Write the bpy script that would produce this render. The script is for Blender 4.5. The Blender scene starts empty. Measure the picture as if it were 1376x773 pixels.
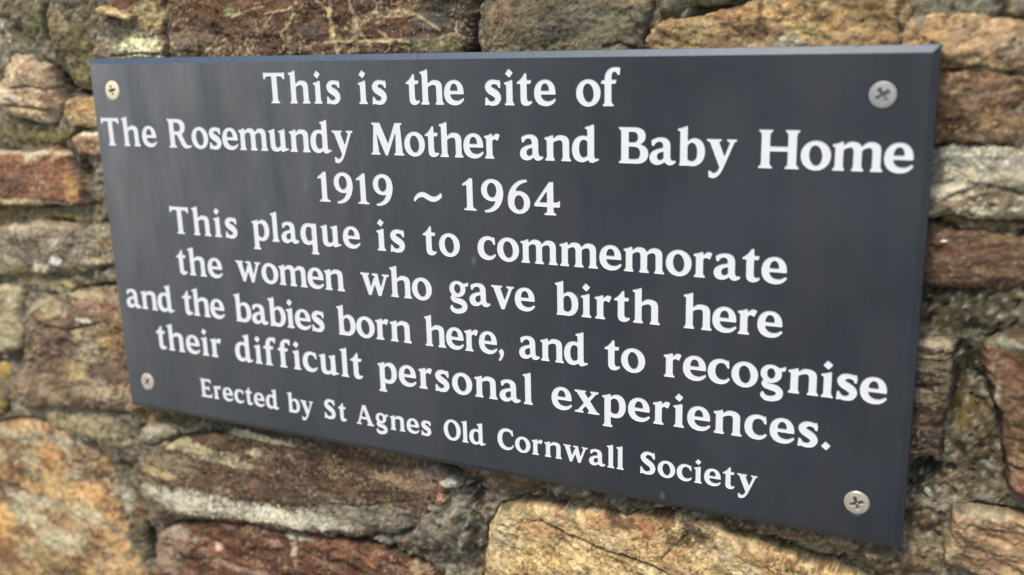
import bpy, math
import numpy as np
from mathutils import Vector
from mathutils.geometry import delaunay_2d_cdt

# ------------------------------------------------------------------ CAMERA, SKY, SUN, EXPOSURE
# The plaque stands upright in the XZ plane, its front at y = 0, its middle at the origin.  Metres.
scene = bpy.context.scene
cd = bpy.data.cameras.new("camera"); cam = bpy.data.objects.new("camera", cd)
scene.collection.objects.link(cam); scene.camera = cam
cam.location = (0.33205, -0.55531, 0.14974)
cam.rotation_euler = (1.3226015, 0.0242285, 0.4542869)
cd.sensor_width = 36.0; cd.lens = 1336.7/1376*36.0
cd.clip_start = 0.01; cd.clip_end = 500.0
cd.dof.use_dof = True; cd.dof.focus_distance = 0.635; cd.dof.aperture_fstop = 3.9

SUN_EL, SUN_AZ = 56.0, -16.0        # degrees; azimuth measured from the wall's normal, negative = from the left
world = bpy.data.worlds.new("World"); scene.world = world; world.use_nodes = True
nt = world.node_tree; nt.nodes.clear()
sky = nt.nodes.new("ShaderNodeTexSky"); sky.sky_type = 'NISHITA'; sky.sun_disc = False
sky.sun_elevation = math.radians(SUN_EL); sky.sun_rotation = math.radians(180+SUN_AZ)
sky.air_density = 1.0; sky.dust_density = 1.0; sky.ozone_density = 1.0
bg = nt.nodes.new("ShaderNodeBackground"); bg.inputs['Strength'].default_value = 0.105
wo = nt.nodes.new("ShaderNodeOutputWorld")
nt.links.new(sky.outputs[0], bg.inputs[0]); nt.links.new(bg.outputs[0], wo.inputs[0])
sl = bpy.data.lights.new("sun", 'SUN'); sun = bpy.data.objects.new("sun", sl); scene.collection.objects.link(sun)
sl.energy = 2.2; sl.angle = math.radians(14); sl.color = (1.0, 0.92, 0.80)
az, el = math.radians(SUN_AZ), math.radians(SUN_EL)
to_sun = Vector((math.sin(az)*math.cos(el), -math.cos(az)*math.cos(el), math.sin(el)))
sun.rotation_euler = to_sun.to_track_quat('Z', 'Y').to_euler()
vs = scene.view_settings; vs.view_transform = 'Standard'; vs.look = 'None'; vs.gamma = 1.0
vs.exposure = 0.68; vs.use_curve_mapping = False

# ------------------------------------------------------------------ HELPERS
def link(o, parent=None, **props):
    scene.collection.objects.link(o)
    if parent is not None: o.parent = parent
    for k, v in props.items(): o[k] = v
    return o
def mesh_np(name, V, F, mat, smooth=True, col=None):
    me = bpy.data.meshes.new(name)
    n, f = len(V), len(F); k = F.shape[1]
    me.vertices.add(n); me.vertices.foreach_set('co', np.asarray(V, np.float32).ravel())
    me.loops.add(f*k); me.loops.foreach_set('vertex_index', F.astype(np.int32).ravel())
    me.polygons.add(f); me.polygons.foreach_set('loop_start', np.arange(0, f*k, k, dtype=np.int32))
    me.polygons.foreach_set('use_smooth', np.full(f, smooth))
    me.update(calc_edges=True); me.validate()
    if col is not None:
        a = me.attributes.new('stone_colour', 'FLOAT_COLOR', 'POINT')
        a.data.foreach_set('color', np.c_[col, np.ones(n)].astype(np.float32).ravel())
    me.materials.append(mat); return me
def _h(ix, iy, s):
    h = (ix*374761393+iy*668265263+s*1442695041) & 0xffffffff
    h = ((h ^ (h >> 13))*1274126177) & 0xffffffff
    return ((h ^ (h >> 16)) & 0xffff)/65535.0*2*np.pi
def perlin(x, y, s=0):
    ix = np.floor(x).astype(np.int64); iy = np.floor(y).astype(np.int64); fx = x-ix; fy = y-iy
    u = fx*fx*fx*(fx*(fx*6-15)+10); v = fy*fy*fy*(fy*(fy*6-15)+10)
    def gr(a, b):
        t = _h(ix+a, iy+b, s); return np.cos(t)*(fx-a)+np.sin(t)*(fy-b)
    a = gr(0, 0); b = gr(1, 0); c = gr(0, 1); d = gr(1, 1)
    return 1.5*((a+(b-a)*u)+((c+(d-c)*u)-(a+(b-a)*u))*v)
def fbm(x, y, size, s=0, o=4, g=.5):
    r = 0; a = 1.; t = 0; x = x/size; y = y/size
    for k in range(o):
        r = r+a*perlin(x, y, s+17*k); t += a; a *= g; x = x*2.03+11.3; y = y*2.03-7.1
    return r/t*1.5
def sm(e0, e1, x):
    t = np.clip((x-e0)/(e1-e0), 0, 1); return t*t*(3-2*t)
class N:      # small node-graph writer
    def __init__(s, name):
        s.m = bpy.data.materials.new(name); s.m.use_nodes = True; s.t = s.m.node_tree
        s.b = s.t.nodes['Principled BSDF']
    def n(s, kind, **kw):
        nd = s.t.nodes.new(kind)
        for k, v in kw.items():
            if k.startswith('i_'): nd.inputs[int(k[2:])].default_value = v
            else: setattr(nd, k, v)
        return nd
    def l(s, a, b): s.t.links.new(a, b)
    def coord(s, scale=(1, 1, 1)):
        tc = s.n('ShaderNodeTexCoord'); mp = s.n('ShaderNodeMapping'); mp.inputs['Scale'].default_value = scale
        s.l(tc.outputs['Object'], mp.inputs['Vector']); return mp.outputs[0]
    def noise(s, vec, scale, detail=5, rough=.6):
        nd = s.n('ShaderNodeTexNoise'); nd.inputs['Scale'].default_value = scale
        nd.inputs['Detail'].default_value = detail; nd.inputs['Roughness'].default_value = rough
        s.l(vec, nd.inputs['Vector']); return nd.outputs['Fac']
    def rng(s, v, a, b, c, d):
        nd = s.n('ShaderNodeMapRange'); s.l(v, nd.inputs[0])
        for i, x in enumerate((a, b, c, d)): nd.inputs[1+i].default_value = x
        return nd.outputs[0]
    def mix(s, f, a, b, mode='MIX'):
        nd = s.n('ShaderNodeMix', data_type='RGBA', blend_type=mode)
        for v, i in ((f, 0), (a, 6), (b, 7)):
            if isinstance(v, (tuple, list)): nd.inputs[i].default_value = (*v, 1)
            elif isinstance(v, (float, int)): nd.inputs[i].default_value = v
            else: s.l(v, nd.inputs[i])
        return nd.outputs[2]
    def bump(s, h, strength, dist, prev=None):
        nd = s.n('ShaderNodeBump'); nd.inputs['Strength'].default_value = strength; nd.inputs['Distance'].default_value = dist
        s.l(h, nd.inputs['Height'])
        if prev is not None: s.l(prev, nd.inputs['Normal'])
        s.l(nd.outputs[0], s.b.inputs['Normal']); return nd.outputs[0]

# ------------------------------------------------------------------ MATERIALS
def rock_material(name, rough, fine, grit):
    k = N(name); v = k.coord(); a = k.n('ShaderNodeAttribute', attribute_name='stone_colour')
    n1 = k.noise(v, 700, 4, .7); n2 = k.noise(v, 220, 6, .65); n3 = k.noise(v, 90, 5, .6)
    c = k.mix(1.0, a.outputs['Color'], k.rng(n1, .3, .7, 1-grit, 1+grit), 'MULTIPLY')
    c = k.mix(1.0, c, k.rng(n2, .3, .7, .58, 1.42), 'MULTIPLY')
    w = k.n('ShaderNodeMix', data_type='RGBA', blend_type='MULTIPLY'); w.inputs[0].default_value = 1
    k.l(c, w.inputs[6])
    hue = k.n('ShaderNodeCombineColor'); k.l(k.rng(n3, .3, .7, .94, 1.07), hue.inputs[0]); hue.inputs[1].default_value = 1; k.l(k.rng(n3, .3, .7, 1.08, .92), hue.inputs[2])
    k.l(hue.outputs[0], w.inputs[7]); k.l(w.outputs[2], k.b.inputs['Base Color'])
    k.l(k.rng(n2, .3, .7, rough-.12, rough+.1), k.b.inputs['Roughness'])
    k.b.inputs['Specular IOR Level'].default_value = .2
    b = k.bump(n2, .9, fine); k.bump(n1, .6, fine*.35, b)
    return k.m
M_STONE = rock_material('weathered_stone', .72, .0016, .22)
M_MORTAR = rock_material('old_lime_mortar', .9, .003, .3)

def slate_material():
    k = N('dark_honed_slate'); v = k.coord(); vs_ = k.coord((1, 1, .16)); vw = k.coord((1, 1, .3)); wisp = k.noise(vw, 26, 6, .7); vd = k.coord((1, 1, .35))
    streak = k.noise(vs_, 160, 5, .65); cloud = k.noise(v, 9, 4, .55); fine = k.noise(v, 900, 3, .6); mid = k.noise(vd, 35, 5, .6)
    tc = k.n('ShaderNodeTexCoord'); sp = k.n('ShaderNodeSeparateXYZ'); k.l(tc.outputs['Object'], sp.inputs[0])
    # thin dust, with the sky's grazing sheen painted in paler towards the top left
    dx = k.rng(sp.outputs[0], -.30, .12, 1, 0); dz = k.rng(sp.outputs[2], -.15, .14, .25, 1)
    dm = k.n('ShaderNodeMath', operation='MULTIPLY'); k.l(dx, dm.inputs[0]); k.l(dz, dm.inputs[1])
    dm2 = k.n('ShaderNodeMath', operation='MULTIPLY'); k.l(dm.outputs[0], dm2.inputs[0]); k.l(k.rng(wisp, .32, .7, .4, 1.0), dm2.inputs[1])
    base = k.mix(k.rng(cloud, .35, .65, 0, 1), (.018, .024, .031), (.030, .036, .046))
    base = k.mix(k.rng(mid, .42, .66, 0, .35), base, (.052, .045, .042))
    base = k.mix(dm2.outputs[0], base, (.215, .217, .215)); base = k.mix(1.0, base, k.rng(streak, .3, .7, .97, 1.03), 'MULTIPLY')
    spk = k.noise(k.coord((1, 1, .6)), 55, 2, .4); base = k.mix(k.rng(spk, .73, .78, 0, .5), base, (.16, .16, .165))
    tcs = k.n('ShaderNodeTexCoord'); ms = k.n('ShaderNodeMapping'); ms.inputs['Rotation'].default_value = (0, math.radians(35), 0); ms.inputs['Scale'].default_value = (1, 1, .05)
    k.l(tcs.outputs['Object'], ms.inputs[0]); scr = k.noise(ms.outputs[0], 240, 1, .4)
    base = k.mix(k.rng(scr, .80, .84, 0, .35), base, (.15, .15, .155))
    base = k.mix(1.0, base, k.rng(fine, .3, .7, .9, 1.1), 'MULTIPLY')
    k.l(base, k.b.inputs['Base Color'])
    r = k.n('ShaderNodeMath', operation='ADD'); k.l(k.rng(streak, .3, .7, .34, .46), r.inputs[0]); k.l(k.rng(cloud, .35, .65, -.05, .06), r.inputs[1])
    k.l(r.outputs[0], k.b.inputs['Roughness'])
    b = k.bump(mid, .12, .0006); k.bump(fine, .25, .00012, b)
    return k.m
M_SLATE = slate_material()
def top_sky_material():  # slate of the upper chamfer, with the sky's blue light painted in
    k = N('sky_blue_top_edge'); v = k.coord(); a = k.noise(v, 400, 4, .6)
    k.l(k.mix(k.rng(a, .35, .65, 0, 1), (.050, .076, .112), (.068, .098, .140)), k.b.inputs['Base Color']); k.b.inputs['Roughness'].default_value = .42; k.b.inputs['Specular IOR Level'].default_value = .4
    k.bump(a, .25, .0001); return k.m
M_TOP_SKY = top_sky_material()
def paint_material():
    k = N('white_letter_enamel'); v = k.coord()
    a = k.noise(v, 260, 4, .6)
    k.l(k.mix(k.rng(a, .35, .7, 0, 1), (.83, .835, .83), (.69, .70, .70)), k.b.inputs['Base Color'])
    k.b.inputs['Roughness'].default_value = .45; k.bump(a, .3, .0002); return k.m
M_PAINT = paint_material()
def metal_material(name, c0, c1, metallic, rough):
    k = N(name); v = k.coord(); a = k.noise(v, 500, 5, .7)
    k.l(k.mix(k.rng(a, .4, .65, 0, 1), c0, c1), k.b.inputs['Base Color'])
    k.b.inputs['Metallic'].default_value = metallic
    k.l(k.rng(a, .3, .7, rough-.08, rough+.12), k.b.inputs['Roughness']); k.bump(a, .3, .00012); return k.m

COLOUR_GAIN = 1.06

# ------------------------------------------------------------------ LETTER SHAPES
# units: x-height = 100, baseline y = 0
def path(*cmds):
    pts = []
    for c in cmds:
        if c[0] == 'q':
            x0, y0 = pts[-1]
            for k in range(1, 9):
                t = k/8.; a = (1-t)**2; b = 2*t*(1-t); d = t*t
                pts.append((a*x0+b*c[1]+d*c[3], a*y0+b*c[2]+d*c[4]))
        elif c[0] == 'c':
            x0, y0 = pts[-1]
            for k in range(1, 13):
                t = k/12.; a = (1-t)**3; b = 3*t*(1-t)**2; d = 3*t*t*(1-t); e = t**3
                pts.append((a*x0+b*c[1]+d*c[3]+e*c[5], a*y0+b*c[2]+d*c[4]+e*c[6]))
        else:
            pts.append((float(c[0]), float(c[1])))
    return ('P', pts)
def stroke(*p): return ('S', p)
def ell(cx, cy, rx, ry, n=2.0, rot=0.0):
    pts = []
    for k in range(60):
        t = 2*math.pi*k/60; c, s = math.cos(t), math.sin(t)
        x = rx*math.copysign(abs(c)**(2/n), c); y = ry*math.copysign(abs(s)**(2/n), s)
        pts.append((cx+x*math.cos(rot)-y*math.sin(rot), cy+x*math.sin(rot)+y*math.cos(rot)))
    return ('P', pts)
W_ = 27
def stem(x, y0, y1, w=W_, foot=(8, 8), flag=True, top=None):
    l, r = x, x+w
    cmd = [(l-foot[0], y0), (l-foot[0], y0+5), ('q', l-.5, y0+8, l, y0+19)] if foot[0] else [(l, y0)]
    if flag:
        cmd += [(l, y1-22), ('q', l, y1-16, l-10, y1-15), (l-10, y1-9), ('q', l+w*.45, y1-5, r-5, y1+1), (r, y1+1)]
    elif top:
        cmd += [(l, y1-19), ('q', l-.5, y1-8, l-top[0], y1-5), (l-top[0], y1), (r+top[1], y1), (r+top[1], y1-5), ('q', r+.5, y1-8, r, y1-19)]
    else:
        cmd += [(l, y1), (r, y1)]
    cmd += [(r, y0+19), ('q', r+.5, y0+8, r+foot[1], y0+5), (r+foot[1], y0)] if foot[1] else [(r, y0)]
    return path(*cmd)
def arch(x0, xr, w=W_):      # from the stem edge x0 to a right stem ending at xr (foot serif included)
    xl = xr-w
    return path((x0-6, 62), (x0-6, 80), (x0, 83), ('c', x0+9, 97, x0+20, 102, x0+30, 102), ('c', xr-8, 102, xr, 90, xr, 70), (xr, 19),
                ('q', xr+.5, 8, xr+8, 5), (xr+8, 0), (xl-6, 0), (xl-6, 5), ('q', xl-.5, 8, xl, 19), (xl, 64),
                ('c', xl, 79, xl-5, 83, xl-12, 83), ('c', xl-19, 83, x0+3, 78, x0, 70))
def dot(x, y, r=17): return path((x-r, y-2), (x+2, y-r), (x+r, y+2), (x-2, y+r))
def vser(x0, x1, y, d=1, b0=0, b1=0):   # thin slab serif, d=1 hangs from y, d=-1 stands on y
    return path((x0, y), (x1, y), (x1-1, y-6*d), (x1-7+b1, y-9*d), (x0+7+b0, y-9*d), (x0+1, y-6*d))
G = {}
def g(ch, w, add, sub=()): G[ch] = (w, add, sub)
g('i', 50, [stem(12, 0, 100), dot(25, 128)])
g('l', 50, [stem(12, 0, 145)])
g('n', 116, [stem(12, 0, 100, foot=(8, 6)), arch(39, 108)])
g('h', 116, [stem(12, 0, 145, foot=(8, 6)), arch(39, 108)])
g('m', 172, [stem(12, 0, 100, foot=(8, 5), w=26), arch(38, 100, 26), arch(100, 163, 26)])
g('u', 116, [path((10, 88), (10, 94), ('q', 26, 97, 34, 101), (39, 101), (39, 32), ('c', 39, 20, 43, 15, 51, 15), ('q', 62, 15, 70, 27), (76, 27), (76, 10),
                  ('q', 62, -2, 44, -2), ('c', 22, -2, 12, 10, 12, 30), (12, 80), ('q', 12, 86, 2, 87), (2, 92)),
             path((70, 16), (70, 80), ('q', 70, 86, 60, 87), (60, 92), ('q', 84, 97, 92, 101), (97, 101), (97, 24), ('q', 97, 13, 104, 12), (114, 13), (115, 7), ('q', 98, 4, 84, -3), (76, -2), ('q', 72, 8, 70, 16))])
E_HOLE = [path((28, 57), ('c', 29, 77, 37, 88, 48, 88), ('c', 60, 88, 66, 76, 66, 57))]
g('e', 95, [path((93, 44), ('c', 95, 80, 76, 102, 49, 102), ('c', 19, 102, 0, 80, 0, 49), ('c', 0, 18, 19, -2, 51, -2), ('c', 70, -2, 85, 6, 95, 22),
                 (90, 28), ('c', 81, 20, 72, 16, 62, 16), ('c', 42, 16, 29, 26, 28, 44))], E_HOLE)
g('c', 88, [path((82, 98), (85, 67), (78, 67), ('c', 74, 80, 66, 87, 55, 87), ('c', 38, 87, 29, 72, 29, 51), ('c', 29, 29, 41, 16, 59, 16),
                 ('c', 69, 16, 77, 20, 83, 27), (88, 21), ('c', 80, 6, 67, -2, 49, -2), ('c', 19, -2, 0, 18, 0, 49), ('c', 0, 80, 21, 102, 51, 102), ('q', 64, 102, 75, 96))])
g('o', 103, [ell(51.5, 50, 51.5, 52.5, 2.05)], [ell(51.5, 50.5, 23.5, 37, 2.05, .10)])
g('s', 80, [stroke((68, 85, 7), (57, 92, 8), (42, 94, 8.5), (26, 89, 11), (17, 76, 13), (24, 62, 14), (40, 53, 15), (57, 42, 14), (63, 27, 13), (55, 12, 11), (40, 6, 8.5), (25, 7, 8), (12, 13, 7)),
            path((60, 98), (72, 101), (74, 70), (68, 69), (58, 86)), path((5, 31), (11, 31), (22, 14), (14, 0), (3, -2))])
g('t', 67, [path((0, 86), (0, 92), ('q', 20, 101, 35, 127), (43, 127), (43, 100), (64, 100), (60, 86), (43, 86), (43, 30), ('q', 43, 15, 55, 15), ('q', 60, 15, 65, 18),
                 (67, 11), ('q', 56, -2, 41, -2), ('q', 16, -2, 16, 26), (16, 86))])
g('r', 76, [stem(12, 0, 100), path((36, 60), (39, 70), ('q', 44, 81, 54, 80), (65, 74), (75, 97), ('q', 66, 103, 58, 102), ('q', 46, 98, 37, 80))])
g('a', 103, [path((10, 70), (7, 90), ('q', 24, 102, 46, 102), ('c', 70, 102, 81, 89, 81, 68), (81, 30), ('q', 81, 17, 90, 14), (100, 16), (103, 9), ('q', 90, -3, 78, -2),
                  ('q', 66, -1, 60, 12), ('q', 48, -2, 29, -2), ('c', 12, -2, 0, 9, 0, 26), ('c', 0, 48, 22, 57, 54, 63), (54, 70), ('c', 54, 80, 50, 87, 40, 87), ('q', 24, 87, 17, 70))],
  [path((56, 50), ('c', 38, 47, 28, 41, 28, 29), ('c', 28, 20, 33, 15, 39, 15), ('q', 48, 15, 56, 24))])
g('d', 114, [path((74, 97), ('q', 60, 102, 47, 102), ('c', 18, 102, 0, 79, 0, 48), ('c', 0, 18, 16, -2, 41, -2), ('q', 60, -2, 74, 14)),
             path((66, 16), (66, 124), ('q', 66, 129, 56, 130), (56, 136), ('q', 78, 140, 88, 146), (93, 146), (93, 24), ('q', 93, 13, 101, 12), (112, 14), (114, 8), ('q', 102, 3, 88, -3), (76, -2), ('q', 70, 8, 66, 16))],
  [path((66, 80), ('q', 59, 87, 50, 87), ('c', 36, 87, 29, 72, 29, 50), ('c', 29, 28, 37, 16, 48, 16), ('q', 59, 16, 66, 26))])
g('b', 106, [stem(12, -1, 145, foot=(0, 0)), path((38, 84), ('q', 48, 102, 67, 102), ('c', 91, 102, 106, 80, 106, 52), ('c', 106, 20, 87, -2, 58, -2), ('q', 40, -2, 30, 5), (8, -2), (12, 12), (36, 30))],
  [path((39, 72), ('q', 46, 86, 57, 86), ('c', 72, 86, 78, 69, 78, 49), ('c', 78, 28, 71, 15, 56, 15), ('q', 46, 15, 39, 23))])
BP = ('c', 93, 102, 107, 80, 107, 52)
g('p', 107, [stem(13, -45, 100), path((38, 84), ('q', 50, 102, 69, 102), BP, ('c', 107, 20, 89, -2, 61, -2), ('q', 47, -2, 38, 4))],
  [path((40, 72), ('q', 47, 85, 58, 85), ('c', 73, 85, 79, 69, 79, 49), ('c', 79, 28, 73, 15, 58, 15), ('q', 47, 15, 40, 23))])
g('q', 104, [stem(66, -45, 101, flag=False), path((72, 96), ('q', 60, 102, 47, 102), ('c', 18, 102, 0, 79, 0, 48), ('c', 0, 18, 16, -2, 41, -2), ('q', 58, -2, 72, 10))],
  [path((66, 80), ('q', 59, 87, 50, 87), ('c', 36, 87, 29, 72, 29, 50), ('c', 29, 28, 37, 16, 48, 16), ('q', 59, 16, 66, 25))])
g('g', 100, [ell(44, 67, 40, 36, 2.05), path((66, 92), ('q', 84, 92, 96, 100), (100, 99), (96, 82), (74, 82)),
             stroke((28, 38, 7), (18, 27, 9), (26, 17, 11), (46, 13, 12.5), (66, 8, 13), (78, -6, 13), (73, -24, 12), (52, -34, 10.5), (28, -34, 10), (14, -24, 8.5), (13, -14, 5))],
  [ell(44, 68, 16.5, 22, 2.05)])
g('v', 112, [path((12, 94), (44, 94), (66, 34), (90, 94), (104, 94), (64, -3), (50, -3)), vser(2, 56, 100, 1, 3, -4), vser(76, 112, 100, 1, 2, 0)])
g('w', 160, [path((12, 94), (42, 94), (58, 32), (74, 76), (88, 94), (98, 94), (112, 34), (134, 94), (148, 94), (112, -3), (98, -3), (80, 52), (58, -3), (45, -3)),
             path((64, 92), (70, 101), (96, 101), (100, 90)), vser(2, 52, 100, 1, 3, -4), vser(122, 160, 100, 1, 2, 0)])
g('y', 114, [path((13, 94), (45, 94), (69, 34), (92, 94), (106, 94), (64, -8), ('q', 48, -44, 26, -44), ('q', 16, -43, 12, -40), (10, -18), (17, -17), ('q', 22, -27, 32, -26), ('q', 44, -24, 52, -3)),
             vser(2, 57, 100, 1, 3, -4), vser(78, 114, 100, 1, 2, 0)])
g('x', 114, [path((10, 94), (44, 94), (106, 6), (72, 6)), path((86, 94), (103, 94), (30, 6), (13, 6)), vser(2, 54, 100, 1, 2, -4), vser(74, 111, 100, 1, 2, 0), vser(2, 42, 0, -1), vser(62, 114, 0, -1, 4, -2)])
g('f', 80, [path((8, 0), (8, 5), ('q', 15.5, 8, 16, 19), (16, 86), (0, 86), (3, 97), (16, 100), ('c', 16, 132, 34, 148, 60, 148), ('q', 72, 148, 80, 145), (77, 119), (71, 119),
                 ('q', 66, 132, 56, 132), ('c', 46, 132, 43, 122, 43, 100), (64, 100), (61, 86), (43, 86), (43, 19), ('q', 43.5, 8, 53, 5), (53, 0))])
g(',', 32, [path((4, 16), (18, 29), (31, 16), ('q', 30, -10, 10, -28), (3, -23), ('q', 15, -10, 12, 4))])
g('.', 34, [dot(17, 14, 17)])
g('~', 147, [path((2, 38), ('q', 22, 70, 50, 68), ('c', 72, 66, 84, 50, 104, 50), ('q', 122, 50, 138, 66), (145, 66), (146, 50), ('q', 124, 27, 98, 28), ('c', 74, 30, 62, 47, 44, 47), ('q', 24, 46, 9, 26), (3, 26))])
CAP = 138
g('T', 122, [stem(47, 0, 134, 29, (10, 10), False), path((0, 138), (2, 108), (8, 108), ('q', 12, 121, 26, 122), (96, 122), ('q', 110, 121, 114, 108), (120, 108), (122, 138), (116, 139), ('q', 112, 137, 106, 137), (14, 137), ('q', 9, 137, 6, 139))])
g('H', 150, [stem(13, 0, CAP, 29, (10, 10), False, (10, 10)), stem(108, 0, CAP, 29, (10, 10), False, (10, 10)), path((35, 62), (115, 62), (115, 78), (35, 78))])
g('E', 108, [stem(13, 0, CAP, 29, (10, 0), False, (10, 0)), path((35, CAP), (100, CAP), (102, 108), (96, 108), ('q', 92, 122, 78, 122), (35, 122)),
             path((35, 62), (74, 62), ('q', 79, 60, 80, 52), (85, 52), (85, 89), (80, 89), ('q', 79, 80, 74, 78), (35, 78)),
             path((35, 0), (102, 0), (108, 34), (102, 35), ('q', 96, 17, 80, 16), (35, 16))])
g('B', 122, [stem(13, 0, CAP, 29, (10, 0), False, (10, 0)), path((30, CAP), (68, CAP), ('c', 96, CAP, 110, 124, 110, 105), ('c', 110, 88, 100, 78, 84, 74), ('c', 106, 71, 121, 60, 121, 38), ('c', 121, 14, 104, 0, 74, 0), (30, 0))],
  [path((42, 122), (60, 122), ('c', 74, 122, 81, 115, 81, 101), ('c', 81, 87, 74, 80, 60, 80), (42, 80)), path((42, 65), (62, 65), ('c', 82, 65, 90, 56, 90, 40), ('c', 90, 23, 82, 16, 66, 16), (42, 16))])
g('R', 148, [stem(13, 0, CAP, 29, (10, 10), False, (10, 0)), path((30, CAP), (68, CAP), ('c', 98, CAP, 114, 122, 114, 101), ('c', 114, 82, 102, 71, 88, 66), (112, 22), ('q', 120, 10, 132, 11), (146, 14), (148, 7), ('q', 128, -3, 112, -2), ('q', 96, -2, 86, 16), (60, 63), (30, 63))],
  [path((42, 122), (60, 122), ('c', 77, 122, 84, 114, 84, 100), ('c', 84, 86, 77, 78, 60, 78), (42, 78))])
g('M', 174, [path((10, 0), (10, 0), (44, 0), (33, 100), (78, -2), (88, -2), (134, 104), (130, 0), (166, 0), (156, CAP), (130, CAP), (92, 46), (52, CAP), (22, CAP), (20, 120)),
             vser(2, 50, 0, -1, 4, -4), vser(122, 174, 0, -1, -2, -2), vser(10, 42, CAP), vser(140, 166, CAP)])
g('A', 140, [path((54, CAP), (78, CAP), (130, 4), (98, 4), (62, 112), (26, 4), (12, 4)), path((34, 40), (102, 40), (98, 54), (38, 54)), vser(0, 42, 0, -1, 2, -2), vser(84, 140, 0, -1, 4, -2)])
g('O', 122, [ell(61, 68, 61, 70.5, 2.05)], [ell(61, 68.5, 32, 54, 2.05, .08)])
g('C', 112, [path((104, 132), (107, 94), (100, 94), ('c', 95, 112, 84, 122, 68, 122), ('c', 44, 122, 31, 102, 31, 70), ('c', 31, 38, 46, 16, 72, 16), ('c', 88, 16, 100, 24, 107, 38),
                   (112, 33), ('c', 104, 10, 86, -2, 60, -2), ('c', 24, -2, 0, 26, 0, 67), ('c', 0, 110, 26, 140, 64, 140), ('q', 82, 140, 95, 130))])
g('S', 98, [stroke((84, 114, 8), (72, 126, 8.5), (54, 131, 9), (34, 126, 11), (20, 108, 14), (26, 90, 15), (46, 76, 17), (68, 61, 16), (79, 40, 15), (72, 18, 13), (50, 8, 9.5), (28, 10, 9), (14, 22, 8)),
            path((76, 132), (88, 138), (90, 98), (83, 97), (72, 118)), path((5, 42), (12, 43), (24, 20), (16, 2), (4, -1))])
g('1', 70, [path((0, 106), (2, 114), ('q', 20, 124, 34, 138), (48, 138), (48, 19), ('q', 48.5, 8, 66, 5), (66, 0), (6, 0), (6, 5), ('q', 20.5, 8, 21, 19), (21, 104), ('q', 20, 112, 12, 109), (4, 105))])
g('9', 102, [ell(50, 92, 50, 47, 2.05), path((82, 60), (102, 90), ('c', 103, 40, 78, -1, 28, -4), (16, -4), (14, 4), ('c', 46, 8, 66, 30, 72, 62))],
  [ell(49, 92, 22.5, 32, 2.05)])
g('6', 102, [ell(52, 46, 50, 48, 2.05), path((20, 76), (2, 46), ('c', -2, 92, 30, 138, 76, 142), (88, 142), (90, 133), ('c', 56, 128, 36, 108, 30, 74))],
  [ell(53, 45, 22.5, 32, 2.05)])
g('4', 112, [path((0, 34), (0, 44), (66, 136), (84, 138), (84, 52), (102, 54), ('q', 108, 55, 109, 60), (113, 60), (112, 34), (84, 34), (84, 19), ('q', 84.5, 8, 96, 5), (96, 0), (44, 0), (44, 5), ('q', 56.5, 8, 57, 19), (57, 34))],
  [path((20, 51), (57, 51), (57, 102))])

def poly_sdf(P, X, Y):
    P = np.array(P); Q = np.roll(P, -1, 0)
    d = np.full(X.shape, 1e9); ins = np.zeros(X.shape, bool)
    for (ax, ay), (bx, by) in zip(P, Q):
        ex, ey = bx-ax, by-ay; L = ex*ex+ey*ey
        if L < 1e-9: continue
        t = np.clip(((X-ax)*ex+(Y-ay)*ey)/L, 0, 1)
        d = np.minimum(d, (X-ax-t*ex)**2+(Y-ay-t*ey)**2)
        if ay != by:
            ins ^= ((ay > Y) != (by > Y)) & (X < ex*(Y-ay)/ey+ax)
    d = np.sqrt(d); return np.where(ins, -d, d)
def stroke_sdf(pts, X, Y):
    P = np.array(pts, float); n = len(P)
    E = np.vstack([2*P[0]-P[1], P, 2*P[-1]-P[-2]]); C = []
    for i in range(n-1):
        p0, p1, p2, p3 = E[i:i+4]
        for k in range(5):
            t = k/5.
            C.append(.5*((2*p1)+(p2-p0)*t+(2*p0-5*p1+4*p2-p3)*t*t+(3*p1-p0-3*p2+p3)*t**3))
    C.append(P[-1]); C = np.array(C); d = np.full(X.shape, 1e9)
    for a, b in zip(C[:-1], C[1:]):
        e = b-a; L = e[0]**2+e[1]**2+1e-9
        t = np.clip(((X-a[0])*e[0]+(Y-a[1])*e[1])/L, 0, 1)
        d = np.minimum(d, np.hypot(X-a[0]-t*e[0], Y-a[1]-t*e[1])-(a[2]+t*e[2]))
    return d
def glyph_field(ch, step=1.5, soft=1.5):
    w, add, sub = G[ch]
    xs = np.arange(-14, w+15, step); ys = np.arange(-62, 166, step)
    X, Y = np.meshgrid(xs, ys)
    d = np.full(X.shape, 1e9)
    for k, p in add: d = np.minimum(d, poly_sdf(p, X, Y) if k == 'P' else stroke_sdf(p, X, Y))
    for k, p in sub: d = np.maximum(d, -(poly_sdf(p, X, Y) if k == 'P' else stroke_sdf(p, X, Y)))
    d = d-.9          # paint spreads a little past the cut
    c = np.clip(.5-d/(2.2*step), 0, 1)
    r = int(3*soft/step)+1; k = np.exp(-.5*((np.arange(-r, r+1)*step)/soft)**2); k /= k.sum()
    c = np.apply_along_axis(lambda v: np.convolve(v, k, 'same'), 0, c)
    c = np.apply_along_axis(lambda v: np.convolve(v, k, 'same'), 1, c)
    return xs, ys, c
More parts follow.
